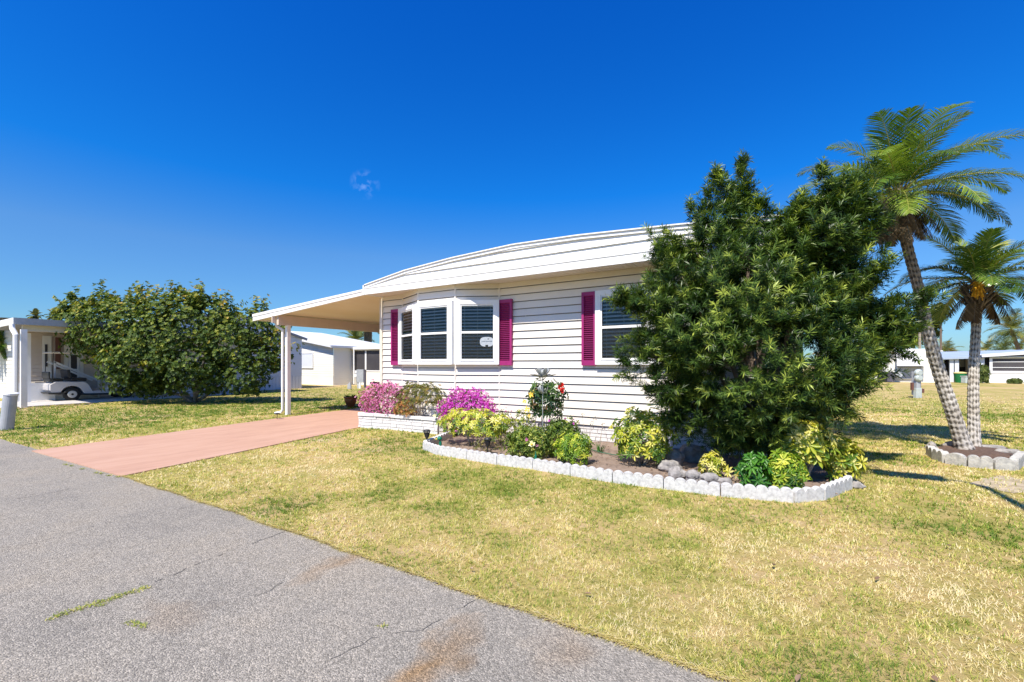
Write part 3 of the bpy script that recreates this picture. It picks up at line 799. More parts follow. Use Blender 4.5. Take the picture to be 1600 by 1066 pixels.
lobes = [  # photo px, py, radius px, depth offset
    (1180, 560, 150, 0), (1150, 470, 110, -.1), (1090, 520, 82, -.2), (1032, 478, 34, -.25), (992, 472, 22, -.3), (972, 464, 14, -.3), (1065, 432, 52, 0), (1040, 386, 24, .1),
    (1012, 548, 34, -.3), (980, 556, 16, -.3), (1046, 590, 44, -.2), (1085, 640, 50, -.1), (1135, 660, 50, 0), (1190, 655, 58, -.2), (1240, 640, 42, -.1), (1110, 400, 54, .1), (1125, 345, 40, .1), (1122, 305, 25, .1), (1120, 275, 13, .1),
    (1163, 330, 24, .2), (1162, 300, 19, .2), (1163, 270, 14, .2), (1160, 252, 8, .2), (1088, 330, 14, .1), (1180, 420, 66, 0), (1205, 350, 13, -.4), (1198, 328, 11, -.4), (1190, 318, 7, -.4), (1215, 385, 20, -.4), (1262, 460, 84, .1), (1250, 560, 100, 0),
    (1330, 520, 48, 0), (1372, 500, 32, -.1), (1410, 478, 22, -.15), (1398, 530, 24, -.1), (1312, 568, 40, 0), (1362, 560, 26, 0), (1280, 615, 24, 0), (1240, 400, 34, .2),
    (1432, 492, 16, -.15), (1420, 512, 16, -.15), (1442, 462, 11, -.2), (1225, 690, 26, -.2), (1358, 568, 16, 0), (1238, 352, 26, -.4), (1230, 390, 36, -.4), (1262, 375, 40, -.4), (1245, 330, 14, -.4)]
back = [(1290, 360, 58 , -.38), (1318, 312, 36 , -.38), (1295, 296, 22 , -.38), (1285, 275, 12 , -.38), (1332, 285, 14, -.38), (1350, 350, 34 , -.38), (1325, 410, 52, -.3), (1340, 450, 16, -.2), (1265, 330, 22 , -.38), (1285, 435, 48, -.2), (1253, 312, 10 , -.38), (1322, 478, 34, .1)]
TD = 6.05
root = G(1172, 735)
tree = thing('evergreen_tree', 'big dark evergreen tree with needle tufts covering the right end of the house', 'tree', (XY(1172, 6.9), 6.9, 0))
def make_lobes(L, d0):
    out = []
    for (px, py, r, dz) in L:
        d = d0 + dz; c = W(px, py, d); out.append((np.array(c), r * d / F))
    return out
LA = make_lobes(lobes, TD); LBk = make_lobes(back, TD)
def fill_tree(LL, dens, lb, nn=32, L=.086):
    allc = np.array([c for c, r in LL]); allr = np.array([r for c, r in LL])
    CC = []; AA = []
    for c, r in LL:
        n = int(dens * r * r * 12.6) + 5
        dd = rdir(n); rr = r * rng.uniform(.5, 1.04, n) ** .7
        P = c + dd * rr[:, None]
        D = np.linalg.norm(P[:, None] - allc[None], axis=2) / allr[None]
        keep = (D < .50).sum(1) == 0
        keep &= ~((P[:, 1] > 7.62) & (P[:, 0] < 0.2) & (P[:, 2] < 3.2)) & ~((P[:, 1] > 7.12) & (P[:, 2] > 3.0) & (P[:, 2] < 3.75) & (P[:, 0] < .3)) & (P[:, 2] > .12)
        q = P * 3.1; hole = np.sin(q[:, 0] * 1.7 + 1) * np.sin(q[:, 2] * 1.9 + q[:, 1]) + .6 * np.sin(q[:, 0] * 4.1 + q[:, 1] * 3) * np.sin(q[:, 2] * 3.7 + 2)
        keep &= (hole > -.62) | (rng.uniform(0, 1, len(P)) < .12)
        P = P[keep]; dd = dd[keep]
        CC.append(P); AA.append(unit(dd * .75 + np.array([0, 0, .55]) + rdir(len(P)) * .35))
    C = np.concatenate(CC); A = np.concatenate(AA)
    tufts(lb, C, A, nn, (L,), .0098, 1.2, young=.62)
    return C
lb = LB(); Ct = fill_tree(LA, 92, lb)
# sub-twigs: pull little satellite shoots out of the outline
sel = Ct[rng.integers(0, len(Ct), 900)]; ctr = np.array(W(1180, 540, TD)); dv = unit(sel - ctr + np.array([0, 0, .2])); P2 = sel + dv * rng.uniform(.04, .16, (len(sel), 1))
ok = ~((P2[:, 1] > 7.1) & (P2[:, 0] < .3)); tufts(lb, P2[ok], unit(dv + rdir(len(dv)) * .3)[ok], 32, (.092,), .0098, 1.2, young=.95)
Cb = fill_tree(LBk, 120, lb)
def spray(p0, d, L, n, jit=.045):
    t = np.linspace(0, 1, n)[:, None]; C = p0 + d * L * t + rng.normal(0, jit, (n, 3)) * (1.2 - t); A = unit(np.repeat(d[None], n, 0) + rdir(n) * .45); return C, A
SC, SA = [], []
allT = np.concatenate([Ct, Cb]); out = allT - np.array(W(1190, 560, TD)); 
for q in rng.integers(0, len(allT), 230):
    o = unit(out[q] * [1, 1, .6] + np.array([0, 0, .55]) + rng.normal(0, .25, 3)); p0 = allT[q]
    if p0[2] < .8 or (p0[1] > 6.4 and p0[0] < .3 and p0[2] > 2.6) or (p0[1] > 6.9 and p0[0] < .3): continue
    c_, a_ = spray(p0, o, rng.uniform(.18, .42), 6); SC.append(c_); SA.append(a_)
for (xa, ya, xb, yb, dd) in ((1130, 330, 1118, 258, 0), (1165, 330, 1160, 240, .1), (1150, 330, 1172, 268, .1), (1110, 330, 1106, 290, .1), (1060, 425, 1024, 384, -.45), (1020, 470, 960, 458, -.3), (1040, 500, 952, 470, -.3), (1010, 555, 966, 545, -.3), (1020, 575, 962, 590, -.3), (1380, 500, 1470, 462, -.15), (1390, 520, 1452, 505, -.1), (1380, 540, 1432, 560, -.1), (1330, 560, 1395, 560, 0), (1300, 640, 1342, 652, 0), (1190, 350, 1180, 308, -.4), (1240, 340, 1256, 300, -.4), (1290, 290, 1288, 252, -.4), (1090, 350, 1078, 312, .1), (1090, 640, 1040, 660, 0), (1060, 600, 1010, 610, -.1)):
    a_, b_ = np.array(W(xa, ya, TD + dd)), np.array(W(xb, yb, TD + dd)); L_ = np.linalg.norm(b_ - a_); c_, v_ = spray(a_, (b_ - a_) / L_, L_, 14, .05); SC.append(c_); SA.append(v_)
SC = np.concatenate(SC); SA = np.concatenate(SA); okk = ~((SC[:, 1] > 7.1) & (SC[:, 0] < .3)); tufts(lb, SC[okk], SA[okk], 30, (.088,), .0098, 1.2, young=.8)
lb.build('foliage', GREEN_N, tree)
print('TREE tufts', len(Ct), len(Cb))
mb = MB()
base = Vector((XY(1172, 6.9), 6.9, 0))
def limb(mb, a, b, r0, r1, n=6, wob=.05, seg=7):
    a, b = Vector(a), Vector(b); pts = [a.lerp(b, i / n) + Vector((random.uniform(-wob, wob), random.uniform(-wob, wob), random.uniform(-wob, wob))) * (0 if i in (0, n) else 1) for i in range(n + 1)]
    mb.tube(pts, [r0 + (r1 - r0) * i / n for i in range(n + 1)], seg)
fork = base + Vector((.05, 0, .7)); limb(mb, base + Vector((0, 0, -.05)), fork, .11, .09); mb.build('trunk', M['bark'], tree, smooth=True)
for (px, py, r, dz) in [lobes[0], lobes[1], lobes[2], lobes[3], lobes[6], lobes[8], lobes[10], lobes[11], lobes[15], lobes[16], lobes[19], lobes[24], lobes[28], lobes[29], lobes[30], lobes[32], lobes[34], lobes[36], back[0], back[5]]:
    mb = MB(); limb(mb, fork, W(px, py, TD + dz), .05, .008, 8, .06, 6); mb.build('branch', M['bark'], tree, smooth=True)

# --- pinnate palms -------------------------------------------------
PALM = leafmat('palm_leaflet', [(0, (.025, .055, .010)), (.45, (.07, .14, .020)), (.75, (.20, .29, .035)), (1, (.52, .50, .12))], .25, .22, .7)
DEADP = leafmat('dead_palm_leaflet', [(0, (.05, .032, .02)), (.6, (.14, .095, .055)), (1, (.28, .20, .12))], .1, .8, .1)
M['rachis'] = pm('palm_rachis', (.25, .27, .05), (.40, .36, .08), 9, .5)
M['fruit'] = pm('fruit_stalk', (.75, .42, .03), (.60, .30, .02), 30, .6)
def trunk_palm(name, px_path, d, r0, r1, parent):
    P = [W(x, y, dd) for (x, y), dd in zip(px_path, d)]
    # dense resample with smoothing (Catmull)
    pts = []
    for i in range(len(P) - 1):
        p0 = P[max(i - 1, 0)]; p1 = P[i]; p2 = P[i + 1]; p3 = P[min(i + 2, len(P) - 1)]
        n = max(2, int((p2 - p1).length / .012))
        for k in range(n):
            t = k / n
            pts.append(.5 * ((2 * p1) + (p2 - p0) * t + (2 * p0 - 5 * p1 + 4 * p2 - p3) * t * t + (3 * p1 - p0 - 3 * p2 + p3) * t ** 3))
    pts.append(P[-1]); n = len(pts); seg = 56
    V = []; Rn = []; s = 0; ref = Vector((1, 0, 0))
    for i, p in enumerate(pts):
        t = (pts[min(i + 1, n - 1)] - pts[max(i - 1, 0)]).normalized()
        x = (ref - t * ref.dot(t)).normalized(); ref = x; y = t.cross(x)
        if i: s += (pts[i] - pts[i - 1]).length
        f = i / (n - 1); r = r0 + (r1 - r0) * min(1, f * 1.3) + .05 * math.exp(-s / .12)
        for j in range(seg):
            a = 2 * math.pi * j / seg
            k = 2 * math.pi * s / .10 + .9 * math.sin(s * 7 + 2 * a) + .6 * math.sin(s * 23 + 5 * a)
            u = math.sin((5 * a + k / 2)) * math.sin((5 * a - k / 2))
            u2 = abs(u) ** .5 * (1 if u > 0 else -1)
            h = max(0, min(1, .66 + .50 * u2))
            V.append(p + (x * math.cos(a) + y * math.sin(a)) * (r + .016 * h + random.uniform(-.0015, .0015))); Rn.append(h + random.uniform(-.22, .22) + .25 * math.sin(s * 41 + math.sin(a * 3) * 2) * math.sin(a * 5 + s * 17))
    Fc = [(i * seg + j, i * seg + (j + 1) % seg, (i + 1) * seg + (j + 1) % seg, (i + 1) * seg + j) for i in range(n - 1) for j in range(seg)]
    me = bpy.data.meshes.new(name); me.from_pydata([tuple(v) for v in V], [], Fc); me.update()
    me.polygons.foreach_set('use_smooth', [True] * len(Fc))
    a = me.attributes.new('rnd', 'FLOAT', 'POINT'); a.data.foreach_set('value', Rn)
    link(name, me, M['palm_trunk'], parent)
    return pts
mt_, n_, l_, b_ = newmat('palm_trunk'); at_ = n_.new('ShaderNodeAttribute'); at_.attribute_name = 'rnd'
r_ = ramp(n_, [(.0, (.10, .09, .075)), (.25, (.18, .165, .14)), (.50, (.38, .355, .315)), (.85, (.60, .57, .52))]); l_.new(at_.outputs['Fac'], r_.inputs[0])
z_ = n_.new('ShaderNodeTexNoise'); z_.inputs['Scale'].default_value = 2.2; tcx = n_.new('ShaderNodeTexCoord'); l_.new(tcx.outputs['Object'], z_.inputs['Vector'])
mm_ = n_.new('ShaderNodeMixRGB'); mm_.blend_type = 'MULTIPLY'; mm_.inputs[0].default_value = .6; l_.new(r_.outputs[0], mm_.inputs[1])
rr_ = ramp(n_, [(.35, (.62, .56, .48)), (.6, (1, 1, 1))]); l_.new(z_.outputs[0], rr_.inputs[0]); l_.new(rr_.outputs[0], mm_.inputs[2])
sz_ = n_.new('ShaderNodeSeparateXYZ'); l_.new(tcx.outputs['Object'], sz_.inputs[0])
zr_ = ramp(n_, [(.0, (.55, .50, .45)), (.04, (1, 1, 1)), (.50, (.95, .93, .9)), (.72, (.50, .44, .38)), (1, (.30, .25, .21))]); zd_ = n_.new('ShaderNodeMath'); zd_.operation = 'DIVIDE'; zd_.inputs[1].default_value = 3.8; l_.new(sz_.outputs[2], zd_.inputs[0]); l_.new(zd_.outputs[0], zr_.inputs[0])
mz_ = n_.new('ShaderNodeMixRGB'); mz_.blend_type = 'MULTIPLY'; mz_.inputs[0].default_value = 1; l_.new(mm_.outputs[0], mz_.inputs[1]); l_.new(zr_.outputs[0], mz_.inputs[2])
l_.new(mz_.outputs[0], b_.inputs['Base Color']); b_.inputs['Roughness'].default_value = .9; M['palm_trunk'] = mt_

def frond(lb, rach, start, azim, elev, L, droop, r, nl=62, leaf=.30, wd=.0165, mat_shift=0., bias=None, dead=False, rr=.012):
    p = Vector(start); el = elev; ds = L / 22; pts = [p.copy()]
    wind = Vector(bias) if bias else Vector((0, 0, 0))
    d = Vector((math.cos(azim) * math.cos(el), math.sin(azim) * math.cos(el), math.sin(el)))
    dirs = [d.copy()]
    for i in range(22):
        f = (i + 1) / 22
        d = (d + Vector((0, 0, -droop * (.4 + 1.3 * f) / 22)) + wind * (f / 22)).normalized()
        p = p + d * ds; pts.append(p.copy()); dirs.append(d.copy())
    if rach is not None: rach.tube(pts, [rr * (1 - .85 * i / 22) for i in range(23)], 5)
    P = np.array(pts); D = np.array(dirs)
    t = np.linspace(.16, .995, nl) ; idx = t * 22; i0 = np.clip(idx.astype(int), 0, 21); fr = (idx - i0)[:, None]
    pp = P[i0] * (1 - fr) + P[i0 + 1] * fr; dd = unit(D[i0] * (1 - fr) + D[i0 + 1] * fr)
    up = np.array([0, 0, 1.]); side = unit(np.cross(dd, up)); nrm = np.cross(side, dd)
    env = np.sin(np.pi * np.clip(.18 + .80 * (t - .16) / .84, 0, 1)) ** .6
    for sgn in (-1, 1):
        Y = unit(side * sgn * .85 + dd * (.45 + .5 * t[:, None]) + nrm * (.28 if not dead else -.3) + rdir(nl) * .10 + np.array([0, 0, -.16 if not dead else -.5]))
        Ln = leaf * env * rng.uniform(.85, 1.12, nl)
        S = np.stack([np.full(nl, wd), Ln, Ln * 1.2], 1)
        Rn = np.clip(r + mat_shift + rng.uniform(-.12, .12, nl), 0, 1)
        lb.add(RH4, pp, Y, nrm + rdir(nl) * .15, S, Rn)
RH4 = (np.array([(-.3, 0, 0), (.3, 0, 0), (.5, .35, .02), (.35, .75, -.06), (0, 1, -.20), (-.35, .75, -.06), (-.5, .35, .02)], float), [(0, 1, 2, 6), (6, 2, 3, 5), (5, 3, 4)])

def palm(name, label, path, d, r0, r1, crown_off, nf, L, leaf, wind, group, fruit=False, skirt=16, seed=1):
    random.seed(seed)
    b = W(*path[0], d[0]); th = thing(name, label, 'palm tree', (b.x, b.y, 0), group)
    pts = trunk_palm('trunk', path, d, r0, r1, th)
    top = pts[-1] + Vector(crown_off)
    lb = LB(); db = LB(); rc = MB()
    ga = 2.39996
    for i in range(nf):
        f = i / (nf - 1); az = i * ga + random.uniform(-.15, .15)
        el = R(84 - 90 * f ** .85)
        frond(lb, rc, top + Vector((math.cos(az), math.sin(az), 0)) * .04, az, el, L * random.uniform(.85, 1.12) * (.8 + .25 * math.sin(math.pi * f)), random.uniform(1.15, 1.9) * (1.0 if f < .6 else .75), random.uniform(.25, .75) + (.15 if f < .15 else 0), leaf=leaf, bias=wind)
    lb.build('fronds', PALM, th); rc.build('frond_stalks', M['rachis'], th, smooth=True)
    rc = MB()
    for i in range(skirt):
        az = random.uniform(0, 6.28); el = R(random.uniform(-72, -35))
        frond(db, rc, top + Vector((math.cos(az) * .08, math.sin(az) * .08, -.10 - random.uniform(0, .2))), az, el, random.uniform(.35, .72), .8, random.uniform(.1, .9), nl=30, leaf=.19, wd=.014, dead=True, rr=.014)
    # ragged leaf bases
    for i in range(80):
        az = i * ga; zz = -.42 + .44 * i / 80; rr = .10 + .10 * (zz + .42)
        a = top + Vector((math.cos(az) * rr, math.sin(az) * rr, zz - .05)); o_ = Vector((math.cos(az), math.sin(az), .9)).normalized() * random.uniform(.09, .22)
        rc.tube([a, a + o_ * .5, a + o_ + Vector((0, 0, .02))], [.022, .015, .004], 5)
    rc.lathe(top + Vector((0, 0, -.42)), [(r1 * .9, -.12), (r1 * 1.4, .0), (r1 * 2.1, .22), (r1 * 2.0, .40), (.03, .60)], 14)
    db.build('dead_fronds', DEADP, th); rc.build('leaf_bases', M['bark'], th)
    if fruit:
        fm = MB()
        vd_ = Vector((-top.x, -top.y, 0)).normalized()
        for k in range(60):
            a = top + vd_ * .17 + Vector((0, 0, -.02)); e = a + vd_ * random.uniform(.05, .22) + Vector((random.uniform(-.09, .09), random.uniform(-.05, .05), random.uniform(-.34, .0)))
            fm.tube([a, a.lerp(e, .5) + vd_ * .06, e], [.006, .012, .010], 5)
        fm.build('flower_stalks', M['fruit'], th)
    return th
palm('leaning_palm', 'taller palm with a strongly leaning diamond-scarred trunk in the stone ring', [(1508, 708), (1492, 655), (1470, 590), (1450, 520), (1436, 455), (1420, 395), (1409, 352)], [7.55, 7.55, 7.55, 7.5, 7.5, 7.45, 7.4], .094, .060, (-.05, 0, .50), 38, 1.62, .36, (-.02, .0, .06), 'palms in the stone ring', skirt=36, seed=5)
palm('upright_palm', 'shorter upright palm with yellow flower stalks in the stone ring', [(1522, 706), (1521, 650), (1521, 590), (1524, 530), (1528, 464)], [7.75, 7.8, 7.85, 7.9, 7.9], .070, .050, (0, 0, .26), 28, 1.2, .31, (.05, 0, .02), 'palms in the stone ring', fruit=True, skirt=9, seed=9)

# --- leafy helpers -----------------------------------------------
VARIEG = leafmat('variegated_leaf', [(0, (.035, .09, .012)), (.35, (.10, .20, .02)), (.6, (.36, .42, .03)), (.85, (.68, .62, .07)), (1, (.80, .74, .28))], .28, .35, .4)
LIME = leafmat('lime_leaf', [(0, (.03, .09, .012)), (.4, (.11, .23, .02)), (.8, (.30, .42, .03)), (1, (.62, .62, .08))], .3, .4, .35)
PLAING = leafmat('plain_green_leaf', [(0, (.02, .08, .012)), (.5, (.05, .17, .02)), (1, (.12, .30, .03))], .28, .3, .5)
BOUG = leafmat('pink_bract', [(0, (.42, .03, .34)), (.5, (.66, .07, .58)), (.85, (.78, .20, .70)), (1, (.86, .50, .76))], .35, .6, .2, 1.1)
BOUGP = leafmat('pale_pink_bract', [(0, (.46, .10, .28)), (.5, (.66, .20, .46)), (1, (.85, .48, .62))], .35, .6, .2, 1.1)
CROTON = leafmat('croton_leaf', [(0, (.05, .06, .015)), (.4, (.16, .17, .035)), (.65, (.33, .28, .07)), (.85, (.46, .20, .06)), (1, (.62, .28, .10))], .25, .5, .3)
DKLEAF = leafmat('dark_glossy_leaf', [(0, (.012, .035, .010)), (.6, (.04, .09, .02)), (.85, (.12, .20, .04)), (1, (.20, .12, .05))], .2, .3, .5)
SMALLG = leafmat('small_leaf', [(0, (.03, .06, .012)), (.45, (.10, .17, .025)), (.8, (.30, .36, .045)), (1, (.60, .58, .16))], .25, .45, .3)
def dome_pts(n, rx, ry, h, z0=.15, lo=.55):
    """points in the outer layer of a dome-like crown, z from z0*h to h"""
    d = rdir(n * 3); d = d[d[:, 2] > -.55][:n]; r = rng.uniform(lo, 1.0, len(d)) ** .6
    r *= 1 + .12 * np.sin(d[:, 0] * 7 + d[:, 2] * 5) + rng.normal(0, .05, len(d))
    P = d * r[:, None] * np.array([rx, ry, h * (1 - z0) * .62]); P[:, 2] += h * (z0 + (1 - z0) * .40)
    return P, unit(d * np.array([1 / rx, 1 / ry, 1 / h]) + np.array([0, 0, .25]))
def whorls(lb, C, A, k, L, wd, Rn, droop=.35, T=None, splay=.9):
    m = len(C); Ci = np.repeat(C, k, 0); Ai = np.repeat(A, k, 0)
    X = unit(np.cross(A, rdir(m))); Yv = np.cross(A, X)
    ph = np.tile(np.arange(k) * 2 * np.pi / k, m) + rng.uniform(-.15, .15, m * k)
    Xi = np.repeat(X, k, 0); Yi = np.repeat(Yv, k, 0)
    D = Xi * np.cos(ph)[:, None] + Yi * np.sin(ph)[:, None]
    Y = unit(D * splay + Ai * (.55 - droop) + rdir(m * k) * .12)
    Ln = L * rng.uniform(.75, 1.2, m * k)
    S = np.stack([Ln * wd, Ln, Ln * .9], 1)
    lb.add(T or BROAD, Ci + D * L * .08, Y, Ai + rdir(m * k) * .1, S, np.clip(np.repeat(Rn, k) + rng.uniform(-.13, .13, m * k), 0, 1))
def stems(th, c, tips, r0=.012, mat='pale_stem', name='stem', wob=.03, start=.02):
    for t in tips:
        mb = MB(); a = Vector(c) + Vector((random.uniform(-start, start) * 2, random.uniform(-start, start) * 2, -.02)); b = Vector(t)
        n = 5; pts = [a.lerp(b, i / n) + Vector((random.uniform(-wob, wob), random.uniform(-wob, wob), 0)) * (0 if i in (0,) else 1) + Vector((0, 0, .15 * (b.z - a.z) * math.sin(math.pi * i / n))) for i in range(n + 1)]
        mb.tube(pts, [r0 * (1 - .7 * i / n) for i in range(n + 1)], 6); mb.build(name, M[mat], th, smooth=True)
def place(px, Y, z=.045): return Vector((XY(px, Y), Y, z))
def dims(px0, px1, pyt, Y, z=.045):
    x0, x1 = XY(px0, Y), XY(px1, Y); d = DP((px0 + px1) / 2, Y); return abs(x1 - x0) / 2 * .94, H + (HZ - pyt) / F * d - z
GS = 'yellow and green umbrella-leaf shrubs in the garden bed'
def schefflera(px0, px1, pyt, Y, label, n, leaf, mat=None, yf=.55, name='variegated_shrub', z0=.1, group=GS, ry=None, nst=5, z=.045, stemr=.01):
    pxc = (px0 + px1) / 2; c = place(pxc, Y, z); rx, h = dims(px0, px1, pyt, Y, z); ry = ry or rx * .8
    th = thing(name, label, 'shrub', tuple(c), group)
    P, A = dome_pts(n, rx, ry, h, z0); P += np.array(c); A = unit(A + np.array([0, -.15, .35]) + rdir(len(A)) * .3)
    lb = LB(); R0 = np.clip(rng.normal(yf, .24, len(P)) + .25 * (P[:, 2] - c.z) / h - .1, 0, 1)
    whorls(lb, P, A, 7, leaf, .36, R0)
    lb.build('foliage', mat or VARIEG, th)
    tips = [tuple(P[i]) for i in rng.integers(0, len(P), nst)]
    stems(th, c, tips, stemr)
    return th, P
# planter: bougainvilleas and croton
def bougain(px0, px1, pyt, Y, z, label, mat, n, ry, name='bougainvillea'):
    pxc = (px0 + px1) / 2; c = place(pxc, Y, z); rx, h = dims(px0, px1, pyt, Y, z)
    th = thing(name, label, 'flowering shrub', tuple(c), 'pink bougainvilleas along the house front')
    P, A = dome_pts(n, rx, ry, h, .02, .5); P += np.array(c)
    lb = LB(); A2 = unit(A + rdir(len(A)) * .6)
    R0 = rng.uniform(.1, .9, len(P)); whorls(lb, P, A2, 3, .036, .9, R0, droop=-.1, T=RH)
    lb.build('flowers', mat, th)
    P, A = dome_pts(int(n * .55), rx * .97, ry * .97, h * .97, .0, .3); P += np.array(c)
    lb = LB(); lb.add(BROAD, P, unit(A + rdir(len(A)) * .9), rdir(len(A)) + np.array([0, 0, .8]), np.stack([np.full(len(P), .03), np.full(len(P), .05), np.full(len(P), .05)], 1), rng.uniform(.1, .8, len(P)))
    lb.build('foliage', SMALLG, th)
    stems(th, c, [tuple(P[i]) for i in range(6)], .012)
    return th
ZP = PH - .07
bougain(560, 636, 597, 7.22, ZP - .06, 'paler pink bougainvillea spilling over the left corner of the brick planter', BOUGP, 1500, .24)
bougain(684, 772, 607, 7.12, .05, 'bright magenta bougainvillea right of the brick planter, below the bay window', BOUG, 1900, .28)
# croton
c = place(655, 7.22, ZP); rx, h = dims(617, 694, 599, 7.22, ZP)
th = thing('croton_shrub', 'brownish olive croton shrub with bare pale stems between the two pink bougainvilleas', 'shrub', tuple(c))
P, A = dome_pts(420, rx, .24, h, .35, .5); P += np.array(c); lb = LB()
whorls(lb, P, unit(A + np.array([0, 0, .6])), 7, .055, .26, np.clip(rng.normal(.42, .18, len(P)) , 0, .8), droop=-.25); lb.build('foliage', CROTON, th)
stems(th, c, [tuple(P[i]) for i in range(16)], .009)
c = place(632, 7.12, ZP); rx, h = dims(614, 650, 625, 7.12, ZP)
th = thing('red_croton', 'small croton with orange red leaves low in the brick planter', 'shrub', tuple(c))
P, A = dome_pts(90, rx, .12, h, .1, .4); P += np.array(c); lb = LB(); whorls(lb, P, A, 6, .06, .34, np.clip(rng.normal(.78, .2, len(P)), 0, 1), droop=-.1); lb.build('foliage', CROTON, th); stems(th, c, [tuple(P[i]) for i in range(4)], .006)
# bed
schefflera(682, 795, 640, 6.25, 'wide yellow-green variegated shrub at the left end of the bed, below the magenta bougainvillea', 360, .062, yf=.58, z0=.30, ry=.36, nst=9)
schefflera(868, 924, 676, 5.92, 'small bright lime bushy shrub in the middle of the bed, left of the bare soil', 210, .055, LIME, .62, 'lime_shrub', .02, nst=3)
schefflera(956, 1052, 640, 6.35, 'tall upright yellow and green variegated shrub right of the bare soil', 300, .075, yf=.55, z0=.12, ry=.34, nst=7, stemr=.014)
schefflera(1090, 1130, 708, 6.15, 'small rounded pale yellow shrub in the shade between rocks and tree', 60, .055, yf=.75, z0=.05, nst=2)
schefflera(1134, 1154, 724, 5.95, 'tiny pale seedling with a single tuft of leaves below the big tree', 3, .07, yf=.85, z0=.4, nst=1, name='seedling')
schefflera(1155, 1202, 712, 5.80, 'plain bright green low plant at the foot of the big tree', 60, .085, PLAING, .55, 'green_plant', .05, nst=3)
schefflera(1192, 1262, 706, 5.95, 'low yellow-green shrub right beside the plain green plant', 120, .070, LIME, .70, z0=.05, nst=4)
schefflera(1212, 1300, 664, 6.45, 'large-leaved pale yellow variegated shrub directly right of the big tree trunk', 130, .105, yf=.72, z0=.3, nst=6, stemr=.014)
schefflera(1286, 1348, 690, 6.75, 'bushy yellow variegated shrub at the right end of the bed', 130, .085, yf=.66, z0=.12, nst=5)
# low small-leaved shrubs
def lowshrub(px0, px1, pyt, Y, label, n, flowers=0, ry=.25, name='low_shrub', mat=None, fm=None, lf=.030, yf=.5, z0=.0, grp=None, mtile=4):
    pxc = (px0 + px1) / 2; c = place(pxc, Y); rx, h = dims(px0, px1, pyt, Y)
    th = thing(name, label, 'shrub', tuple(c), grp)
    P, A = dome_pts(n, rx, ry, h, z0, .4); P += np.array(c); lb = LB()
    whorls(lb, P, unit(A + rdir(len(A)) * .5), mtile, lf, .5, np.clip(rng.normal(yf, .22, len(P)), 0, 1), droop=-.1); lb.build('foliage', mat or SMALLG, th)
    stems(th, c, [tuple(P[i]) for i in range(5)], .006)
    if flowers:
        P, A = dome_pts(flowers, rx * 1.0, ry * 1.0, h * 1.02, .45, .9); P += np.array(c); lb = LB(); whorls(lb, P, A, 5, .028, .8, rng.uniform(.1, .8, len(P)), droop=0, T=RH); lb.build('flowers', fm or BOUG, th)
    return th
lowshrub(762, 802, 640, 6.65, 'thin shrub with a few dusty pink blooms beside the magenta bougainvillea', 330, 14, .24, 'sparse_shrub', fm=BOUGP)
lowshrub(790, 868, 668, 6.05, 'low mounded small-leaved shrub behind the cream pinwheel', 1100, 6, .32, fm=BOUGP, yf=.56, lf=.042)
lowshrub(846, 908, 655, 6.45, 'olive-green low shrub with magenta blooms under the red hibiscus', 900, 10, .30, yf=.45, lf=.042)
lowshrub(735, 790, 685, 6.0, 'sparse dark undergrowth of purplish leaves under the wide yellow-green shrub', 60, 0, .15, 'undergrowth', mat=CROTON, yf=.3)
lowshrub(800, 836, 640, 6.95, 'pale silvery green plant left of the hibiscus', 110, 0, .15, 'pale_plant', mat=SMALLG, yf=.72, lf=.045, z0=.2)
# hibiscus on a slender stem
c = place(853, 7.0); rx, h = dims(826, 886, 594, 7.0)
th = thing('hibiscus', 'dark green hibiscus with one red bloom against the siding', 'shrub', tuple(c))
P, A = dome_pts(130, rx, .22, h * .62, .05, .35); P += np.array(c) + np.array([0, 0, h * .40]); lb = LB()
whorls(lb, P, A, 5, .085, .5, np.clip(rng.normal(.5, .25, len(P)), 0, 1), droop=.25); lb.build('foliage', DKLEAF, th)
stems(th, c, [tuple(P[i]) for i in range(6)], .010)
def bloom(th, c, r, mat, name='bloom', nrm=(0.4, -1, .2), pet=5, wide=.8):
    lb = LB(); n = np.array([nrm]); whorls(lb, np.array([c]), unit(n), pet, r, wide, np.array([.5]), droop=.1); return lb.build(name, mat, th)
b_ = W(876, 606, DP(876, 6.85)); bloom(th, b_, .085, M['red_petal'], 'red_bloom', (.8, -.6, .1)); bloom(th, Vector(b_) + Vector((.03, -.02, -.04)), .05, M['red_petal'], 'red_bloom', (.8, -.4, -.6))
c = place(823, 6.9)
th = thing('yellow_flower_plant', 'upright plant with yellow orange blooms, left of the red hibiscus', 'flower', tuple(c))
for (px, py, r) in [(824, 640, .06), (830, 617, .055), (820, 628, .05), (836, 612, .04), (827, 650, .035)]:
    bloom(th, W(px, py, DP(px, 6.85)), r, M['yellow_petal'], 'yellow_bloom', (.2, -1, .3), 8, .4)
stems(th, c, [tuple(W(824, 640, DP(824, 6.88))), tuple(W(833, 614, DP(833, 6.88)))], .005, 'greenstem')
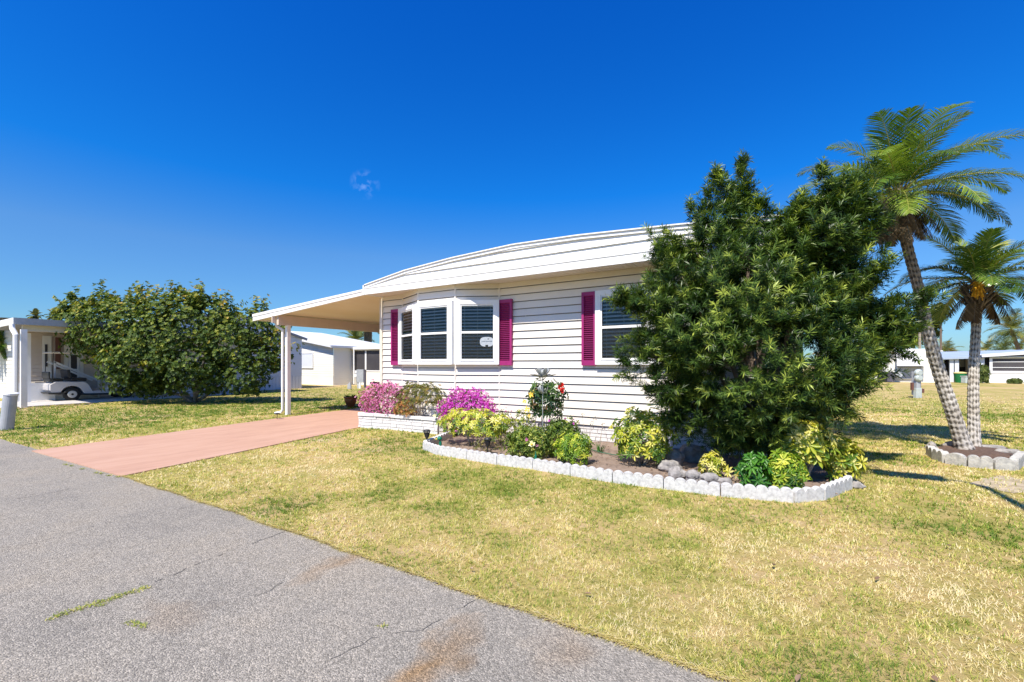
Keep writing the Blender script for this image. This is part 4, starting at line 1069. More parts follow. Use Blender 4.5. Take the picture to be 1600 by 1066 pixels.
# thin dry stalks
def stalks(px, py, n, Y, label, blades=26):
    c = place(px, Y); th = thing('dry_stalk_plant', label, 'plant', tuple(c), 'thin dry-headed plants on the bare soil')
    h = H + (HZ - py) / F * DP(px, Y) - .045
    lb = LB(); a = rng.uniform(0, 6.28, blades); Y_ = np.stack([np.cos(a) * .45, np.sin(a) * .45, np.ones(blades)], 1)
    lb.add(BLADE, np.array(c) + rng.normal(0, .02, (blades, 3)) * [1, 1, 0], Y_, np.stack([-np.cos(a), -np.sin(a), np.zeros(blades)], 1), np.stack([np.full(blades, .014), rng.uniform(.10, .24, blades), np.full(blades, -.1)], 1), rng.uniform(.1, .7, blades)); lb.build('leaves', PLAING, th)
    for k in range(n):
        mb = MB(); t = c + Vector((random.uniform(-.12, .12), random.uniform(-.06, .06), h * random.uniform(.75, 1))); m = c.lerp(t, .5) + Vector((random.uniform(-.03, .03), 0, 0)); mb.tube([c, m, t], [.004, .003, .002], 5)
        for q in range(5): mb.lathe(t + Vector((random.uniform(-.03, .03), random.uniform(-.02, .02), random.uniform(-.04, .02))), [(.002, -.008), (.009, 0), (.002, .01)], 6)
        mb.build('stalk', M['pale_stem'], th)
stalks(918, 648, 3, 6.95, 'thin stalk plant with brown seed heads, nearer the hibiscus'); stalks(938, 658, 2, 6.85, 'thin stalk plant with brown seed heads, nearer the tall yellow shrub')
# loose litter on the soil
lb = LB(); n = 900; ex = [p[0] for p in bedpoly]; q = np.stack([rng.uniform(min(ex), max(ex), n * 2), rng.uniform(5.3, 7.7, n * 2)], 1); q = q[inpoly(q[:, 0], q[:, 1], bedpoly)]
P = np.concatenate([q, np.full((len(q), 1), .072)], 1); lb.add(RH, P, unit(rdir(len(P)) * [1, 1, .15]), np.array([0, 0, 1.]) + rdir(len(P)) * .3, np.stack([rng.uniform(.01, .025, len(P)), rng.uniform(.02, .06, len(P)), np.full(len(P), .02)], 1), rng.uniform(0, 1, len(P)))
LITTER = leafmat('dry_litter', [(0, (.07, .045, .03)), (.5, (.22, .14, .09)), (1, (.45, .33, .22))], .05, .8, .1)
tag(lb.build('leaf_litter', LITTER), kind='stuff', label='dry fallen leaves scattered on the bed soil')

# ================================================================ small objects in the bed
def rock(c, s, label, seed, group='rough grey rocks in the bed'):
    import bmesh
    r = np.random.default_rng(seed); bm = bmesh.new(); bmesh.ops.create_icosphere(bm, subdivisions=3, radius=1)
    ph = r.uniform(0, 6, 6)
    for v in bm.verts:
        p = v.co; k = 1 + .16 * math.sin(p.x * 3 + ph[0]) + .13 * math.sin(p.y * 4 + ph[1]) + .10 * math.sin(p.z * 5 + ph[2]) + .07 * math.sin((p.x + p.y) * 8 + ph[3]) + r.uniform(-.04, .04)
        v.co = Vector((p.x * k * s[0], p.y * k * s[1], p.z * k * s[2]))
    me = bpy.data.meshes.new('rock'); bm.to_mesh(me); bm.free()
    o = bpy.data.objects.new('rock', me); COL.objects.link(o); o.location = (c[0], c[1], c[2]); me.materials.append(M['rock']); tag(o, label, 'rock', group); return o
rock(G(1056, 752, .05) + Vector((0, .12, .05)), (.11, .09, .10), 'rough grey rock at the left of the front row behind the edging', 1)
rock(G(1080, 757, .05) + Vector((0, .12, .05)), (.10, .09, .08), 'rough grey rock second in the front row behind the edging', 2)
rock(G(1103, 760, .05) + Vector((0, .12, .04)), (.12, .09, .08), 'rough grey rock at the right end of the front row', 3)
rock(G(1128, 763, .05) + Vector((0, .12, .03)), (.08, .07, .06), 'smallest grey rock, right end beside the edging', 9)
rock(place(1048, 6.55) + Vector((0, 0, .08)), (.15, .12, .14), 'pitted boulder just right of the tall yellow shrub', 4)
rock(place(1046, 6.2) + Vector((0, 0, .05)), (.14, .10, .09), 'pale flat rock at the foot of the tall yellow shrub', 5)
rock(place(1022, 6.9) + Vector((0, 0, .06)), (.12, .1, .12), 'rock behind the tall yellow shrub near the brick skirt', 6)
rock(place(1085, 7.0) + Vector((0, 0, .08)), (.20, .14, .15), 'dark shaded boulder against the brick skirt', 7)
rock(G(1340, 765, 0) + Vector((0, .1, .02)), (.09, .06, .045), 'small pale stone on the lawn beyond the bed corner', 8)
rg = 'loose stones of the palm ring'
rock(G(1487, 702), (.17, .10, .12), 'pale block stone left behind the palm trunks', 11, rg); rock(G(1456, 701), (.09, .08, .11), 'small pale stone at the left rear of the palm ring', 12, rg)
rock(G(1548, 703), (.18, .10, .09), 'dark shaded stone right behind the palm trunks', 13, rg); rock(G(1574, 710), (.14, .10, .09), 'stone at the right rear of the palm ring', 14, rg); rock(G(1597, 728), (.15, .10, .07), 'flat stone outside the right end of the palm ring', 15, rg)

# black solar cone lights
def solar(px, Y, label, z=.045, hgt=.24, rad=.052):
    c = place(px, Y, z); th = thing('solar_light', label, 'solar light', tuple(c), 'black solar garden lights')
    mb = MB(); mb.tube([c - Vector((0, 0, .03)), c + Vector((0, 0, hgt * .45))], .008, 8); mb.build('stake', M['black_plastic'], th)
    mb = MB(); mb.lathe(c + Vector((0, 0, hgt * .40)), [(.010, 0), (rad * .45, hgt * .12), (rad * .8, hgt * .40), (rad * .78, hgt * .42), (rad * .4, hgt * .12), (.005, .01)], 16)
    for k in range(10):
        a = k * math.pi / 5; mb.bar(c + Vector((math.cos(a) * rad * .5, math.sin(a) * rad * .5, hgt * .55)), c + Vector((math.cos(a) * rad * .95, math.sin(a) * rad * .95, hgt * .92)), .006, .005)
    mb.build('lamp_cage', M['black_plastic'], th)
    mb = MB(); mb.lathe(c + Vector((0, 0, hgt * .9)), [(rad * .4, 0), (rad * 1.08, 0), (rad * 1.08, .012), (rad * .8, .03), (rad * .2, .036)], 20); mb.build('cap', M['black_plastic'], th)
    return th
solar(667, 5.86, 'black solar light leaning at the left tip of the edging', hgt=.27, rad=.06)
solar(762, 5.78, 'black solar light in front of the wide yellow-green shrub', hgt=.26, rad=.055)
solar(828, 6.5, 'black solar light among the low shrubs near the hibiscus', hgt=.32, rad=.05)
solar(845, 6.75, 'black solar light half hidden behind the flower spinner pole', hgt=.42, rad=.05)
# mushroom path light by the carport post
c = G(433, 656); th = thing('path_light', 'small black mushroom path light beside the carport post', 'path light', tuple(c))
mb = MB(); mb.tube([c, c + Vector((0, 0, .16))], .009, 8); mb.build('stake', M['black_plastic'], th)
mb = MB(); mb.lathe(c + Vector((0, 0, .15)), [(.03, 0), (.075, .01), (.07, .022), (.02, .035)], 16); mb.build('cap', M['black_plastic'], th)
# green stake figures: a bird-like stake, cream pinwheel
c = place(688, 5.9); th = thing('garden_stake', 'dark green stake with a rounded green head and orange beak by the left edging', 'garden stake', tuple(c))
mb = MB(); mb.tube([c - Vector((0, 0, .03)), c + Vector((0, 0, .10))], .018, 8); mb.box((c.x, c.y, c.z + .05), (.05, .02, .05)); mb.build('stake', M['green_plastic'], th)
mb = MB(); mb.lathe(c + Vector((-.015, 0, .10)), [(.012, 0), (.036, .015), (.045, .04), (.030, .065), (.008, .075)], 14); mb.build('head', M['green_plastic'], th, smooth=True)
mb = MB(); mb.tube([c + Vector((-.05, -.01, .13)), c + Vector((-.10, -.02, .12))], [.02, .004], 8); mb.build('beak', M['yellow_petal'], th)
c = place(837, 5.66); th = thing('flower_stake', 'green stake carrying a round cream flower face with yellow centre', 'garden stake', tuple(c))
mb = MB(); mb.tube([c - Vector((0, 0, .03)), c + Vector((0, 0, .16))], .007, 8); mb.box((c.x, c.y, c.z + .04), (.055, .014, .05)); mb.box((c.x, c.y, c.z + .09), (.03, .012, .05)); mb.build('stake', M['green_plastic'], th)
fc = W(831, 694, DP(831, 5.62)); bloom(th, fc, .048, M['cream_petal'], 'petals', (.5, -1, .2), 10, .55)
mb = MB(); mb.lathe(Vector(fc) + Vector((.008, -.018, -.012)), [(.003, 0), (.016, .006), (.016, .018), (.003, .024)], 12); mb.build('flower_centre', M['yellow_petal'], th)
c = place(612, 7.12, ZP); th = thing('small_flower_stake', 'small green and cream garden stake at the edge of the brick planter', 'garden stake', tuple(c))
mb = MB(); mb.tube([c, c + Vector((0, 0, .15))], .008, 8); mb.build('stake', M['green_plastic'], th); bloom(th, c + Vector((-.02, -.02, .15)), .04, M['cream_petal'], 'petals', (.3, -1, .2), 8, .5)
c = place(682, 7.1, ZP); th = thing('cream_flower_stake', 'cream flower on a thin stake left of the magenta bougainvillea', 'garden stake', tuple(c))
mb = MB(); mb.tube([c, c + Vector((0, -.02, .12))], .006, 8); mb.build('stake', M['green_plastic'], th); bloom(th, c + Vector((0, -.05, .12)), .045, M['cream_petal'], 'petals', (.4, -1, .2), 9, .5)
# solar lantern with white globe behind croton
c = place(624, 7.35, ZP); th = thing('globe_light', 'white round globe light between the pale bougainvillea and the croton', 'solar light', tuple(c))
mb = MB(); mb.tube([c, c + Vector((0, 0, .30))], .008, 8); mb.build('stake', M['black_plastic'], th)
mb = MB(); mb.lathe(c + Vector((0, 0, .29)), [(.01, 0), (.045, .02), (.055, .05), (.045, .08), (.01, .10)], 16); mb.build('globe', M['white_trim'], th, smooth=True)
# metal flower spinner
c = place(848, 6.15); d_ = DP(848, 6.15); th = thing('flower_spinner', 'tall weathered metal flower spinner on a thin pole before the siding', 'wind spinner', tuple(c))
zt = H + (HZ - 588) / F * d_
mb = MB(); mb.tube([c - Vector((0, 0, .05)), Vector((c.x, c.y, zt))], .0065, 8); mb.build('pole', M['galv'], th)
def petals(cz_, n, L, wd, up, name, sp=1.0):
    for k in range(n):
        a = 2 * math.pi * k / n + .3; o = Vector((math.cos(a), math.sin(a), 0)); s_ = Vector((-math.sin(a), math.cos(a), 0)); mb = MB()
        N = 8; row = []
        for i in range(N + 1):
            f = i / N; r = L * f * sp * math.cos(up * f) ; z = L * math.sin(up) * f ** 1.3; w_ = wd * math.sin(math.pi * min(1, f * .94 + .05)) ** .7
            p = Vector((c.x, c.y, cz_)) + o * (.012 + r) + Vector((0, 0, z)); row.append((p - s_ * w_ + Vector((0, 0, w_ * .5)), p, p + s_ * w_ + Vector((0, 0, w_ * .5))))
        for i in range(N):
            (a0, b0, c0), (a1, b1, c1) = row[i], row[i + 1]; mb.face([a0, b0, b1, a1]); mb.face([b0, c0, c1, b1])
        ob = mb.build(name, M['galv'], th, smooth=True); so = ob.modifiers.new('thick', 'SOLIDIFY'); so.thickness = .002
petals(zt - .02, 6, .215, .032, R(14), 'petal'); petals(zt, 6, .17, .036, R(50), 'petal'); petals(zt - .27, 3, .13, .042, R(62), 'petal')
mb = MB(); mb.lathe(Vector((c.x, c.y, zt - .01)), [(.006, 0), (.022, .02), (.034, .055), (.028, .09), (.006, .11)], 14); mb.build('bud', M['galv'], th, smooth=True)
# hose
mb = MB(); hp = [G(915, 702, .06), G(940, 709, .06), G(962, 713, .06), G(985, 709, .06), G(1010, 702, .06), G(1035, 706, .06), G(1055, 716, .06)]
mb.tube([Vector((p.x, p.y, .078)) for p in hp], .009, 8); tag(mb.build('garden_hose', M['hose'], origin=(hp[0].x, hp[0].y, .06), smooth=True), 'dark green garden hose lying on the bare soil', 'hose')

# clay pot at the driveway
c = G(548, 637); c = Vector((c.x, c.y, .016)); th = thing('plant_pot', 'brown glazed clay pot with a small plant at the far driveway edge', 'plant pot', tuple(c))
mb = MB(); mb.lathe(c, [(.10, 0), (.12, .03), (.185, .18), (.205, .27), (.195, .30), (.225, .315), (.225, .35), (.19, .35), (.18, .32), (.02, .30)], 28); mb.build('pot', M['terracotta'], th, smooth=True)
lb = LB(); n = 60; a = rng.uniform(0, 6.28, n); Y_ = np.stack([np.cos(a), np.sin(a), rng.uniform(.3, 1.2, n)], 1)
lb.add(BROAD, np.array(c) + np.array([0, 0, .30]) + np.stack([np.cos(a) * .1, np.sin(a) * .1, rng.uniform(0, .04, n)], 1), Y_, np.array([0, 0, 1.]) + rdir(n) * .2, np.stack([np.full(n, .05), rng.uniform(.08, .15, n), np.full(n, .08)], 1), rng.uniform(.3, .9, n)); lb.build('foliage', SMALLG, th)
# dark round table top seen behind the pale bougainvillea
c = Vector((XY(586, 9.2), 9.2, .016)); th = thing('patio_table', 'low dark round-topped table under the carport behind the bougainvillea', 'table', tuple(c))
zt = H + (HZ - 597) / F * DP(586, 9.2)
mb = MB(); mb.lathe(Vector((c.x, c.y, zt - .03)), [(.12, -.03), (.15, 0), (.15, .015), (.12, .03), (.02, .035)], 24); mb.build('tabletop', M['black_plastic'], th)
for k in range(3):
    a = k * 2.1; mb = MB(); mb.tube([c + Vector((math.cos(a) * .16, math.sin(a) * .16, 0)), Vector((c.x + math.cos(a) * .08, c.y + math.sin(a) * .08, zt - .04))], .012, 8); mb.build('leg', M['black_plastic'], th)
# grey leaning utility pipe
b = G(10, 672); t = W(17, 614, 10.0)
th = thing('utility_pipe', 'thick grey leaning pipe with a white cap standing on the left lawn', 'pipe', tuple(b))
dv_ = (t - b); mb = MB(); mb.tube([b - dv_ * .1, b + dv_ * .97], [.115, .115], 24); mb.build('pipe_body', M['greymetal'], th, smooth=False)
mb = MB(); mb.tube([b + dv_ * .95, b + dv_ * 1.0], [.128, .128], 24); mb.build('cap', M['white_trim'], th)
# meter pedestal on the right lawn
c = G(1432, 622); d_ = H * F / (622 - HZ); s_ = d_ / F
vr = Vector((cy, sy_, 0)); vf = Vector((-sy_, cy, 0))
th = thing('meter_pedestal', 'pale green electric meter pedestal with two round meters on the right lawn', 'electric meter', tuple(c)); yw = YAW * 1.0
def pb(mb, dx, z0, z1, wd, dp, off=0, m=0): p = c + vr * dx - vf * off; mb.box((p.x, p.y, (z0 + z1) / 2), (wd, dp, z1 - z0), YAW, m)
mb = MB(); pb(mb, 0, 0, .42, .24, .16, .05); mb.build('base_box', M['green_grey'], th, bevel=.01)
mb = MB(); pb(mb, .06, .12, 1.12, .30, .14, -.08); mb.build('back_panel', M['greymetal'], th, bevel=.01)
mb = MB(); pb(mb, -.01, .42, 1.02, .17, .12, .05); mb.build('meter_box', M['greymetal'], th)
for zz in (1.08, .86):
    p = c + vr * (-.01) - vf * .10 + Vector((0, 0, zz)); mb = MB(); mb.tube([p + vf * .04, p - vf * .05, p - vf * .10], [.15, .15, .10], 20); mb.build('meter_dial', M['green_grey'], th)
mb = MB(); pb(mb, -.19, .34, .66, .07, .1, 0); mb.build('side_box', M['brown_shutter'], th)
mb = MB(); pb(mb, .25, .22, .40, .08, .1, 0); mb.build('side_box', M['brown_shutter'], th)
# utility boxes behind the carport
c = G(562, 607); th = thing('utility_pedestal', 'grey utility pedestal standing behind the carport in front of the screened porch', 'utility box', tuple(c))
mb = MB(); pb(mb, .05, .35, 1.12, .42, .2, 0); mb.build('cabinet', M['greymetal'], th, bevel=.01)
mb = MB(); pb(mb, -.08, 0, .35, .10, .12, 0); mb.build('leg', M['greymetal'], th); mb = MB(); pb(mb, .04, 0, .35, .10, .12, .06); mb.build('leg', M['white_trim'], th); mb = MB(); pb(mb, .32, .05, 1.12, .10, .16, 0); mb.build('conduit', M['ac'], th)
mb = MB(); pb(mb, -.22, .70, .86, .16, .12, .02); mb.build('meter_dial', M['white_trim'], th)
mb = MB(); pb(mb, -.20, .92, 1.05, .12, .12, .02); mb.build('meter_dial', M['white_trim'], th)
c = G(546, 608); th = thing('utility_stub', 'small grey ground box left of the utility pedestal', 'utility box', tuple(c)); mb = MB(); pb(mb, 0, 0, .26, .20, .16, 0); mb.build('box_body', M['greymetal'], th, bevel=.01); mb = MB(); pb(mb, .02, .26, .36, .12, .12, 0); mb.build('box_lid', M['greymetal'], th, bevel=.01)

# unseen street lamp, added beyond the right edge to cast the lawn's shadow band
th = thing('added_street_lamp', 'tall unseen street lamp added beyond the right edge to throw a shadow across the lawn', 'added shadow caster', (2.15, 3.3, 0))
mb = MB(); mb.tube([(2.15, 3.3, 0), (2.10, 3.3, 3), (2.0, 3.35, 5.75)], [.075, .065, .045], 14); mb.build('pole', M['greymetal'], th)  # pole of the added unseen lamp
mb = MB(); mb.tube([(2.0, 3.35, 5.7), (1.9, 3.36, 5.95), (1.6, 3.38, 6.0)], [.035, .03, .03], 10); mb.build('added_lamp_arm', M['greymetal'], th)
mb = MB(); mb.box((1.35, 3.4, 6.0), (.75, .34, .12)); mb.build('added_lamp_head', M['greymetal'], th, bevel=.04)

# ================================================================ neighbours on the left
def simple_wall(name, parent, p0, p1, z0, z1, mat, expo=.16, dep=.018):
    mb = MB(); siding(mb, p0, p1, z0, z1, expo, dep); o = mb.build(name, M[mat], parent); return o
def win(parent, p0, p1, z0, z1, lab=None, bars=2, screen='screen', frame='white_trim', t=.06):
    p0 = Vector(p0); p1 = Vector(p1); d = (p1 - p0).normalized(); o = Vector((d.y, -d.x)); L = (p1 - p0).length; yaw = math.atan2(d.y, d.x)
    def bx(mb, a, b, oa, ob, za, zb): c = p0 + d * ((a + b) / 2) + o * ((oa + ob) / 2); mb.box((c.x, c.y, (za + zb) / 2), (b - a, ob - oa, zb - za), yaw)
    mb = MB(); bx(mb, 0, t, 0, .06, z0, z1); bx(mb, L - t, L, 0, .06, z0, z1); bx(mb, t, L - t, 0, .058, z1 - t, z1); bx(mb, t, L - t, 0, .058, z0, z0 + t)
    for i in range(1, bars): z = z0 + (z1 - z0) * i / bars; bx(mb, t, L - t, .002, .055, z - .02, z + .02)
    f = mb.build('window', M[frame], parent)
    if lab: f['label'] = lab
    mb = MB(); bx(mb, t, L - t, .0, .03, z0 + t, z1 - t); mb.build('pane', M[screen], f)
    return f
# --- house A: beige house with a carport, stairs and a golf cart
AX = -26.0
hA = thing('neighbour_house', 'beige neighbouring home with a white-posted carport at the far left', 'house', (AX - 3, 10, 0))
simple_wall('wall_siding', hA, (AX, 4.8), (AX, 9.9), .0, 3.1, 'house_beige')
simple_wall('grey_gable_wall', hA, (-25.1, 9.9), (-25.1, 16.3), .75, 3.0, 'house_grey')
mb = MB(); mb.face([(-25.1, 9.9, 3.0), (-25.1, 16.3, 3.0), (-25.1, 13.1, 4.0), (-25.1, 9.9, 3.95)]); mb.b2(AX, -25.1, 9.88, 9.9, 0, 3.9); mb.build('gable', M['house_grey'], hA)
mb = MB()
for i in range(32): mb.b2(-25.12, -25.08, 9.9 + i * .2, 9.9 + i * .2 + .185, 0, .74)
mb.b2(-25.2, -25.13, 9.9, 16.3, 0, .75)
mb.build('skirt_panels', M['house_grey'], hA)
mb = MB(); mb.b2(-25.079, -25.06, 12.9, 13.8, .10, .60); mb.build('crawl_vent', M['green_grey'], hA)
mb = MB(); mb.face([(-25.0, 16.6, 2.95), (-38, 16.6, 2.95), (-38, 12.6, 4.1), (-25.0, 12.6, 4.1)]); mb.face([(-25.0, 12.6, 4.1), (-38, 12.6, 4.1), (-38, 5.0, 3.2), (-25.0, 8.5, 3.35)])
mb.bar((-25.0, 16.6, 2.92), (-25.0, 12.6, 4.07), .04, .14); mb.bar((-25.0, 12.6, 4.07), (-25.0, 9.0, 3.5), .04, .14); mb.build('roof', M['shingle'], hA)
simple_wall('front_siding', hA, (-46, 4.8), (AX, 4.8), .0, 2.9, 'house_cream')
# carport roof of A
mb = MB(); mb.face([(-22.0, 4.0, 2.98), (-22.4, 13.0, 3.0), (-27, 13.0, 3.3), (-27, 4.0, 3.3)]); mb.face([(-22.0, 4.0, 2.80), (-27, 4.0, 2.80), (-27, 13.0, 2.80), (-22.4, 13.0, 2.80)])
mb.face([(-22.0, 4.0, 2.98), (-27, 4.0, 3.3), (-46, 4.3, 3.35), (-46, 12, 3.5), (-27, 13, 3.3)])
mb.build('carport_roof', M['shingle'], hA)
mb = MB(); mb.bar((-22.0, 3.97, 2.88), (-46.0, 4.3, 2.88), .05, .22); mb.build('front_gutter', M['white_trim'], hA)
mb = MB(); mb.bar((-21.97, 3.95, 2.88), (-22.38, 13.0, 2.88), .05, .22); mb.build('side_gutter', M['greymetal'], hA)
mb = MB(); mb.bar((-22.25, 4.2, 2.68), (-22.6, 12.8, 2.68), .10, .22); mb.build('carport_beam', M['beige_trim'], hA)
for (px, y, t, mt) in ((37, 4.15, .15, 'white_trim'), (45, 4.75, .10, 'white_trim'), (165, 8.2, .12, 'white_trim'), (96, 6.2, .10, 'white_trim')):
    if px == 96: continue
    x = XY(px, y); mb = MB(); mb.b2(x - t / 2, x + t / 2, y - t / 2, y + t / 2, 0, 2.6); mb.build('carport_post', M[mt], hA)
x = XY(28, 3.95); mb = MB(); mb.tube([(x - .45, 3.9, 2.75), (x - .4, 3.9, 2.6), (x, 3.9, 2.4), (x, 3.9, .45)], .07, 8); mb.build('downspout', M['white_trim'], hA)
mb = MB(); mb.tube([(x, 3.88, .45), (x + .02, 3.86, .22), (x + .35, 3.8, .04)], .075, 8); mb.build('downspout_elbow', M['black_plastic'], hA)
def onA(px): # y on wall A for photo column
    u = (px - 800) / F; k = (-sy_ + u * cy) / (cy + u * sy_); return AX / k
ya, yb = onA(63), onA(84)
mb = MB(); mb.b2(AX + .02, AX + .06, onA(66), onA(80), .75, 2.6); mb.build('entry_door', M['house_cream'], hA)
mb = MB(); mb.b2(AX + .061, AX + .08, onA(69.5), onA(73.5), 1.35, 2.25); mb.build('door_glass', M['screen'], hA)
mb = MB(); mb.b2(AX + .03, AX + .09, onA(86), onA(94), 1.25, 2.55); mb.build('shutter', M['brown_shutter'], hA)
f = win(hA, (AX, onA(107)), (AX, onA(123)), .55, 1.9, 'white-framed two-pane window behind the golf cart', 2)
mb = MB(); mb.b2(AX + .02, AX + .05, onA(100), onA(130), 1.92, 2.25); mb.b2(AX + .02, AX + .05, onA(123.5), onA(130), .0, 1.9); mb.b2(AX + .02, AX + .05, onA(100), onA(106.5), 0, 1.9); mb.build('door_surround', M['house_cream'], hA)
# stairs up to the door
st = thing('entry_steps', 'beige steps with white rails rising to the neighbour door', 'steps', (-24.6, 5.3, 0))
ys0, ys1 = onA(60) - .3, onA(82)
mb = MB()
for i in range(4): mb.b2(AX + .1, AX + 1.0, ys0, ys0 + .62 + (3 - i) * .30, i * .19, i * .19 + .18)
mb.build('treads', M['step_wood'], st)
mb = MB(); mb.bar((AX + 1.05, ys0 + .5, 1.55), (AX + 1.05, ys0 + 1.9, .75), .05, .07); mb.build('handrail', M['white_trim'], st)
mb = MB(); mb.bar((AX + .25, ys0 + .5, 1.55), (AX + .25, ys0 + 1.9, .75), .05, .07); mb.build('handrail', M['white_trim'], st)
mb = MB(); mb.bar((AX + 1.05, ys0 + .55, .0), (AX + 1.05, ys0 + .55, 1.55), .05, .05); mb.build('rail_post', M['white_trim'], st)
mb = MB(); mb.bar((AX + 1.05, ys0 + 1.88, .0), (AX + 1.05, ys0 + 1.88, .75), .05, .05); mb.build('rail_post', M['white_trim'], st)
mb = MB(); mb.face([(AX + 1.04, ys0 - .5, .02), (AX + 1.04, ys0 + 1.9, .02), (AX + 1.04, ys0 + .5, .72), (AX + 1.04, ys0 - .5, .72)]); mb.build('side_panel', M['white_trim'], st)
tag(MB().prism([(-21.9, 3.7), (-25.9, 3.7), (-25.9, 12), (-22.9, 12)], -.02, .03).build('neighbour_slab', M['concrete']), kind='structure')
# golf cart, long axis +Y
gc = Vector((XY(112, 5.9), 5.9, .03)); X0 = gc.x
cart = thing('golf_cart', 'white golf cart with black seat and canopy parked under the neighbour carport', 'golf cart', tuple(gc))
def wheel(x, y):
    mb = MB(); mb.tube([(x - .10, y, .27), (x - .08, y, .27), (x + .08, y, .27), (x + .10, y, .27)], [.22, .25, .25, .22], 24); t_ = mb.build('wheel', M['rubber'], cart)
    mb = MB(); mb.tube([(x + .09, y, .27), (x + .115, y, .27)], [.15, .13], 18)
    mb.build('rim', M['rim'], t_)
    mb = MB(); mb.tube([(x + .115, y, .27), (x + .135, y, .27)], [.04, .03], 10); mb.build('hub', M['rubber'], t_)
for dx in (0, -.95):
    for dy in (0, 1.68): wheel(X0 + dx, gc.y + dy)
def cartbody(prof_, x0, x1, name, mat):
    mb = MB(); n = len(prof_)
    for x in (x0, x1):
        for (y, z) in prof_: mb.v.append((x, gc.y + y, z))
    mb.f.append(tuple(range(n))); mb.mi.append(0); mb.f.append(tuple(reversed(range(n, 2 * n)))); mb.mi.append(0)
    for i in range(n): j = (i + 1) % n; mb.f.append((j, i, n + i, n + j)); mb.mi.append(0)
    return mb.build(name, M[mat], cart, bevel=.015)
arch = [(.33 * math.cos(a), .27 + .33 * math.sin(a)) for a in [math.pi * (1 - i / 8) for i in range(9)]]
cartbody([(-.62, .45), (-.52, .30), (-.34, .28)] + arch[1:-1] + [(.36, .24), (1.05, .22), (1.25, .36), (1.3, .55), (1.2, .6), (.95, .40), (.62, .36), (.50, .62), (.40, .74), (-.45, .78), (-.62, .66)], X0 + .06, X0 - 1.0, 'rear_body', 'cart_white')
arch2 = [(1.68 + .32 * math.cos(a), .27 + .32 * math.sin(a)) for a in [math.pi * (1 - i / 8) for i in range(9)]]
cartbody([(1.1, .26), (1.33, .28)] + arch2[1:-1] + [(2.02, .30), (2.18, .36), (2.16, .56), (1.8, .78), (1.42, .92), (1.30, .88), (1.18, .55)], X0 + .05, X0 - 1.0, 'front_cowl', 'cart_white')
cartbody([(-.7, .36), (-.66, .30), (.4, .22), (1.1, .20), (1.1, .26), (.4, .28), (-.34, .36)], X0 + .10, X0 - 1.05, 'side_rail', 'black_plastic')
mb = MB(); mb.box((X0 - .47, gc.y + .22, .84), (.92, .48, .12)); mb.build('seat', M['black_plastic'], cart, bevel=.03)
mb = MB(); mb.box((X0 - .47, gc.y + -.06, 1.06), (.92, .10, .34), 0, 0, (R(10), 'X')); mb.build('backrest', M['black_plastic'], cart, bevel=.03)
mb = MB(); mb.box((X0 - .47, gc.y - .42, .84), (.9, .40, .10)); mb.box((X0 - .47, gc.y - .62, 1.02), (.9, .05, .26)); mb.build('rear_bag_well', M['black_plastic'], cart, bevel=.02)
mb = MB(); mb.tube([(X0 - .25, gc.y + 1.45, .8), (X0 - .25, gc.y + 1.12, 1.12)], .02, 8); mb.build('steering_column', M['black_plastic'], cart)
mb = MB(); cc = Vector((X0 - .25, gc.y + 1.10, 1.14)); ax1 = Vector((1, 0, 0)); ax2 = Vector((0, .65, .76)).normalized()
mb.tube([cc + ax1 * .17 * math.cos(a) + ax2 * .17 * math.sin(a) for a in [i * math.pi / 10 for i in range(21)]], .016, 6); mb.bar(cc - ax1 * .16, cc + ax1 * .16, .03, .015); mb.build('steering_wheel', M['black_plastic'], cart)
for (dx, dy) in ((0, -.55), (-.95, -.55), (0, 1.25), (-.95, 1.25)):
    mb = MB(); mb.tube([(X0 + dx - .0, gc.y + dy, .7), (X0 + dx, gc.y + dy + (.08 if dy > 0 else .04), 1.86)], .014, 6); mb.build('canopy_strut', M['black_plastic'] if dy < 0 else M['greymetal'], cart)
mb = MB(); mb.box((X0 - .47, gc.y + .38, 1.89), (1.12, 1.95, .06)); mb.build('canopy', M['cart_canopy'], cart, bevel=.025)

# --- house B: cream house behind with screened porch
hB = thing('cream_house', 'cream single-storey house with a screened porch seen below the carport roof', 'house', (-29, 22, 0))
BXx = XY(521, 19.6); 
simple_wall('front_wall', hB, (-36, 19.6), (BXx, 19.6), 0, 2.62, 'house_cream')
mb = MB(); mb.face([(-36, 19.6, 2.62), (BXx, 19.6, 2.62), (BXx - 2.6, 19.6, 3.18), (-36, 19.6, 3.6)]); mb.build('gable', M['house_cream'], hB)
simple_wall('side_wall', hB, (BXx, 19.6), (BXx, 21.2), 0, 2.62, 'house_cream')
mb = MB(); mb.face([(BXx + .25, 19.2, 2.66), (BXx + .25, 26, 2.66), (-37, 26, 4.3), (-37, 19.2, 4.3)]); mb.bar((BXx + .25, 19.2, 2.64), (-37, 19.2, 4.28), .05, .16); mb.bar((BXx + .27, 19.2, 2.62), (BXx + .27, 21.4, 2.62), .06, .16); mb.build('roof', M['roof_white'], hB)
mb = MB(); mb.b2(-36, BXx + .015, 19.57, 19.6, 0, .62); mb.build('skirt', M['house_cream'], hB)
win(hB, (XY(464, 19.6), 19.58), (XY(490, 19.6), 19.58), 1.15, 2.25, 'white awning-shuttered window on the cream wall', 1, 'house_grey')
PY = 21.2; xa = XY(547, PY); 
mb = MB(); mb.b2(xa, -14, PY, PY + .1, 0, .95); mb.build('porch_kneewall', M['house_cream'], hB)
xs_ = [XY(549, PY), XY(572, PY), XY(597, PY), XY(622, PY), XY(647, PY), -14.05]
for i, (a, b) in enumerate(zip(xs_[:-1], xs_[1:])): win(hB, (a, PY + .02), (b, PY + .02), .95, 2.45, None, 1, 'screen', t=.07)
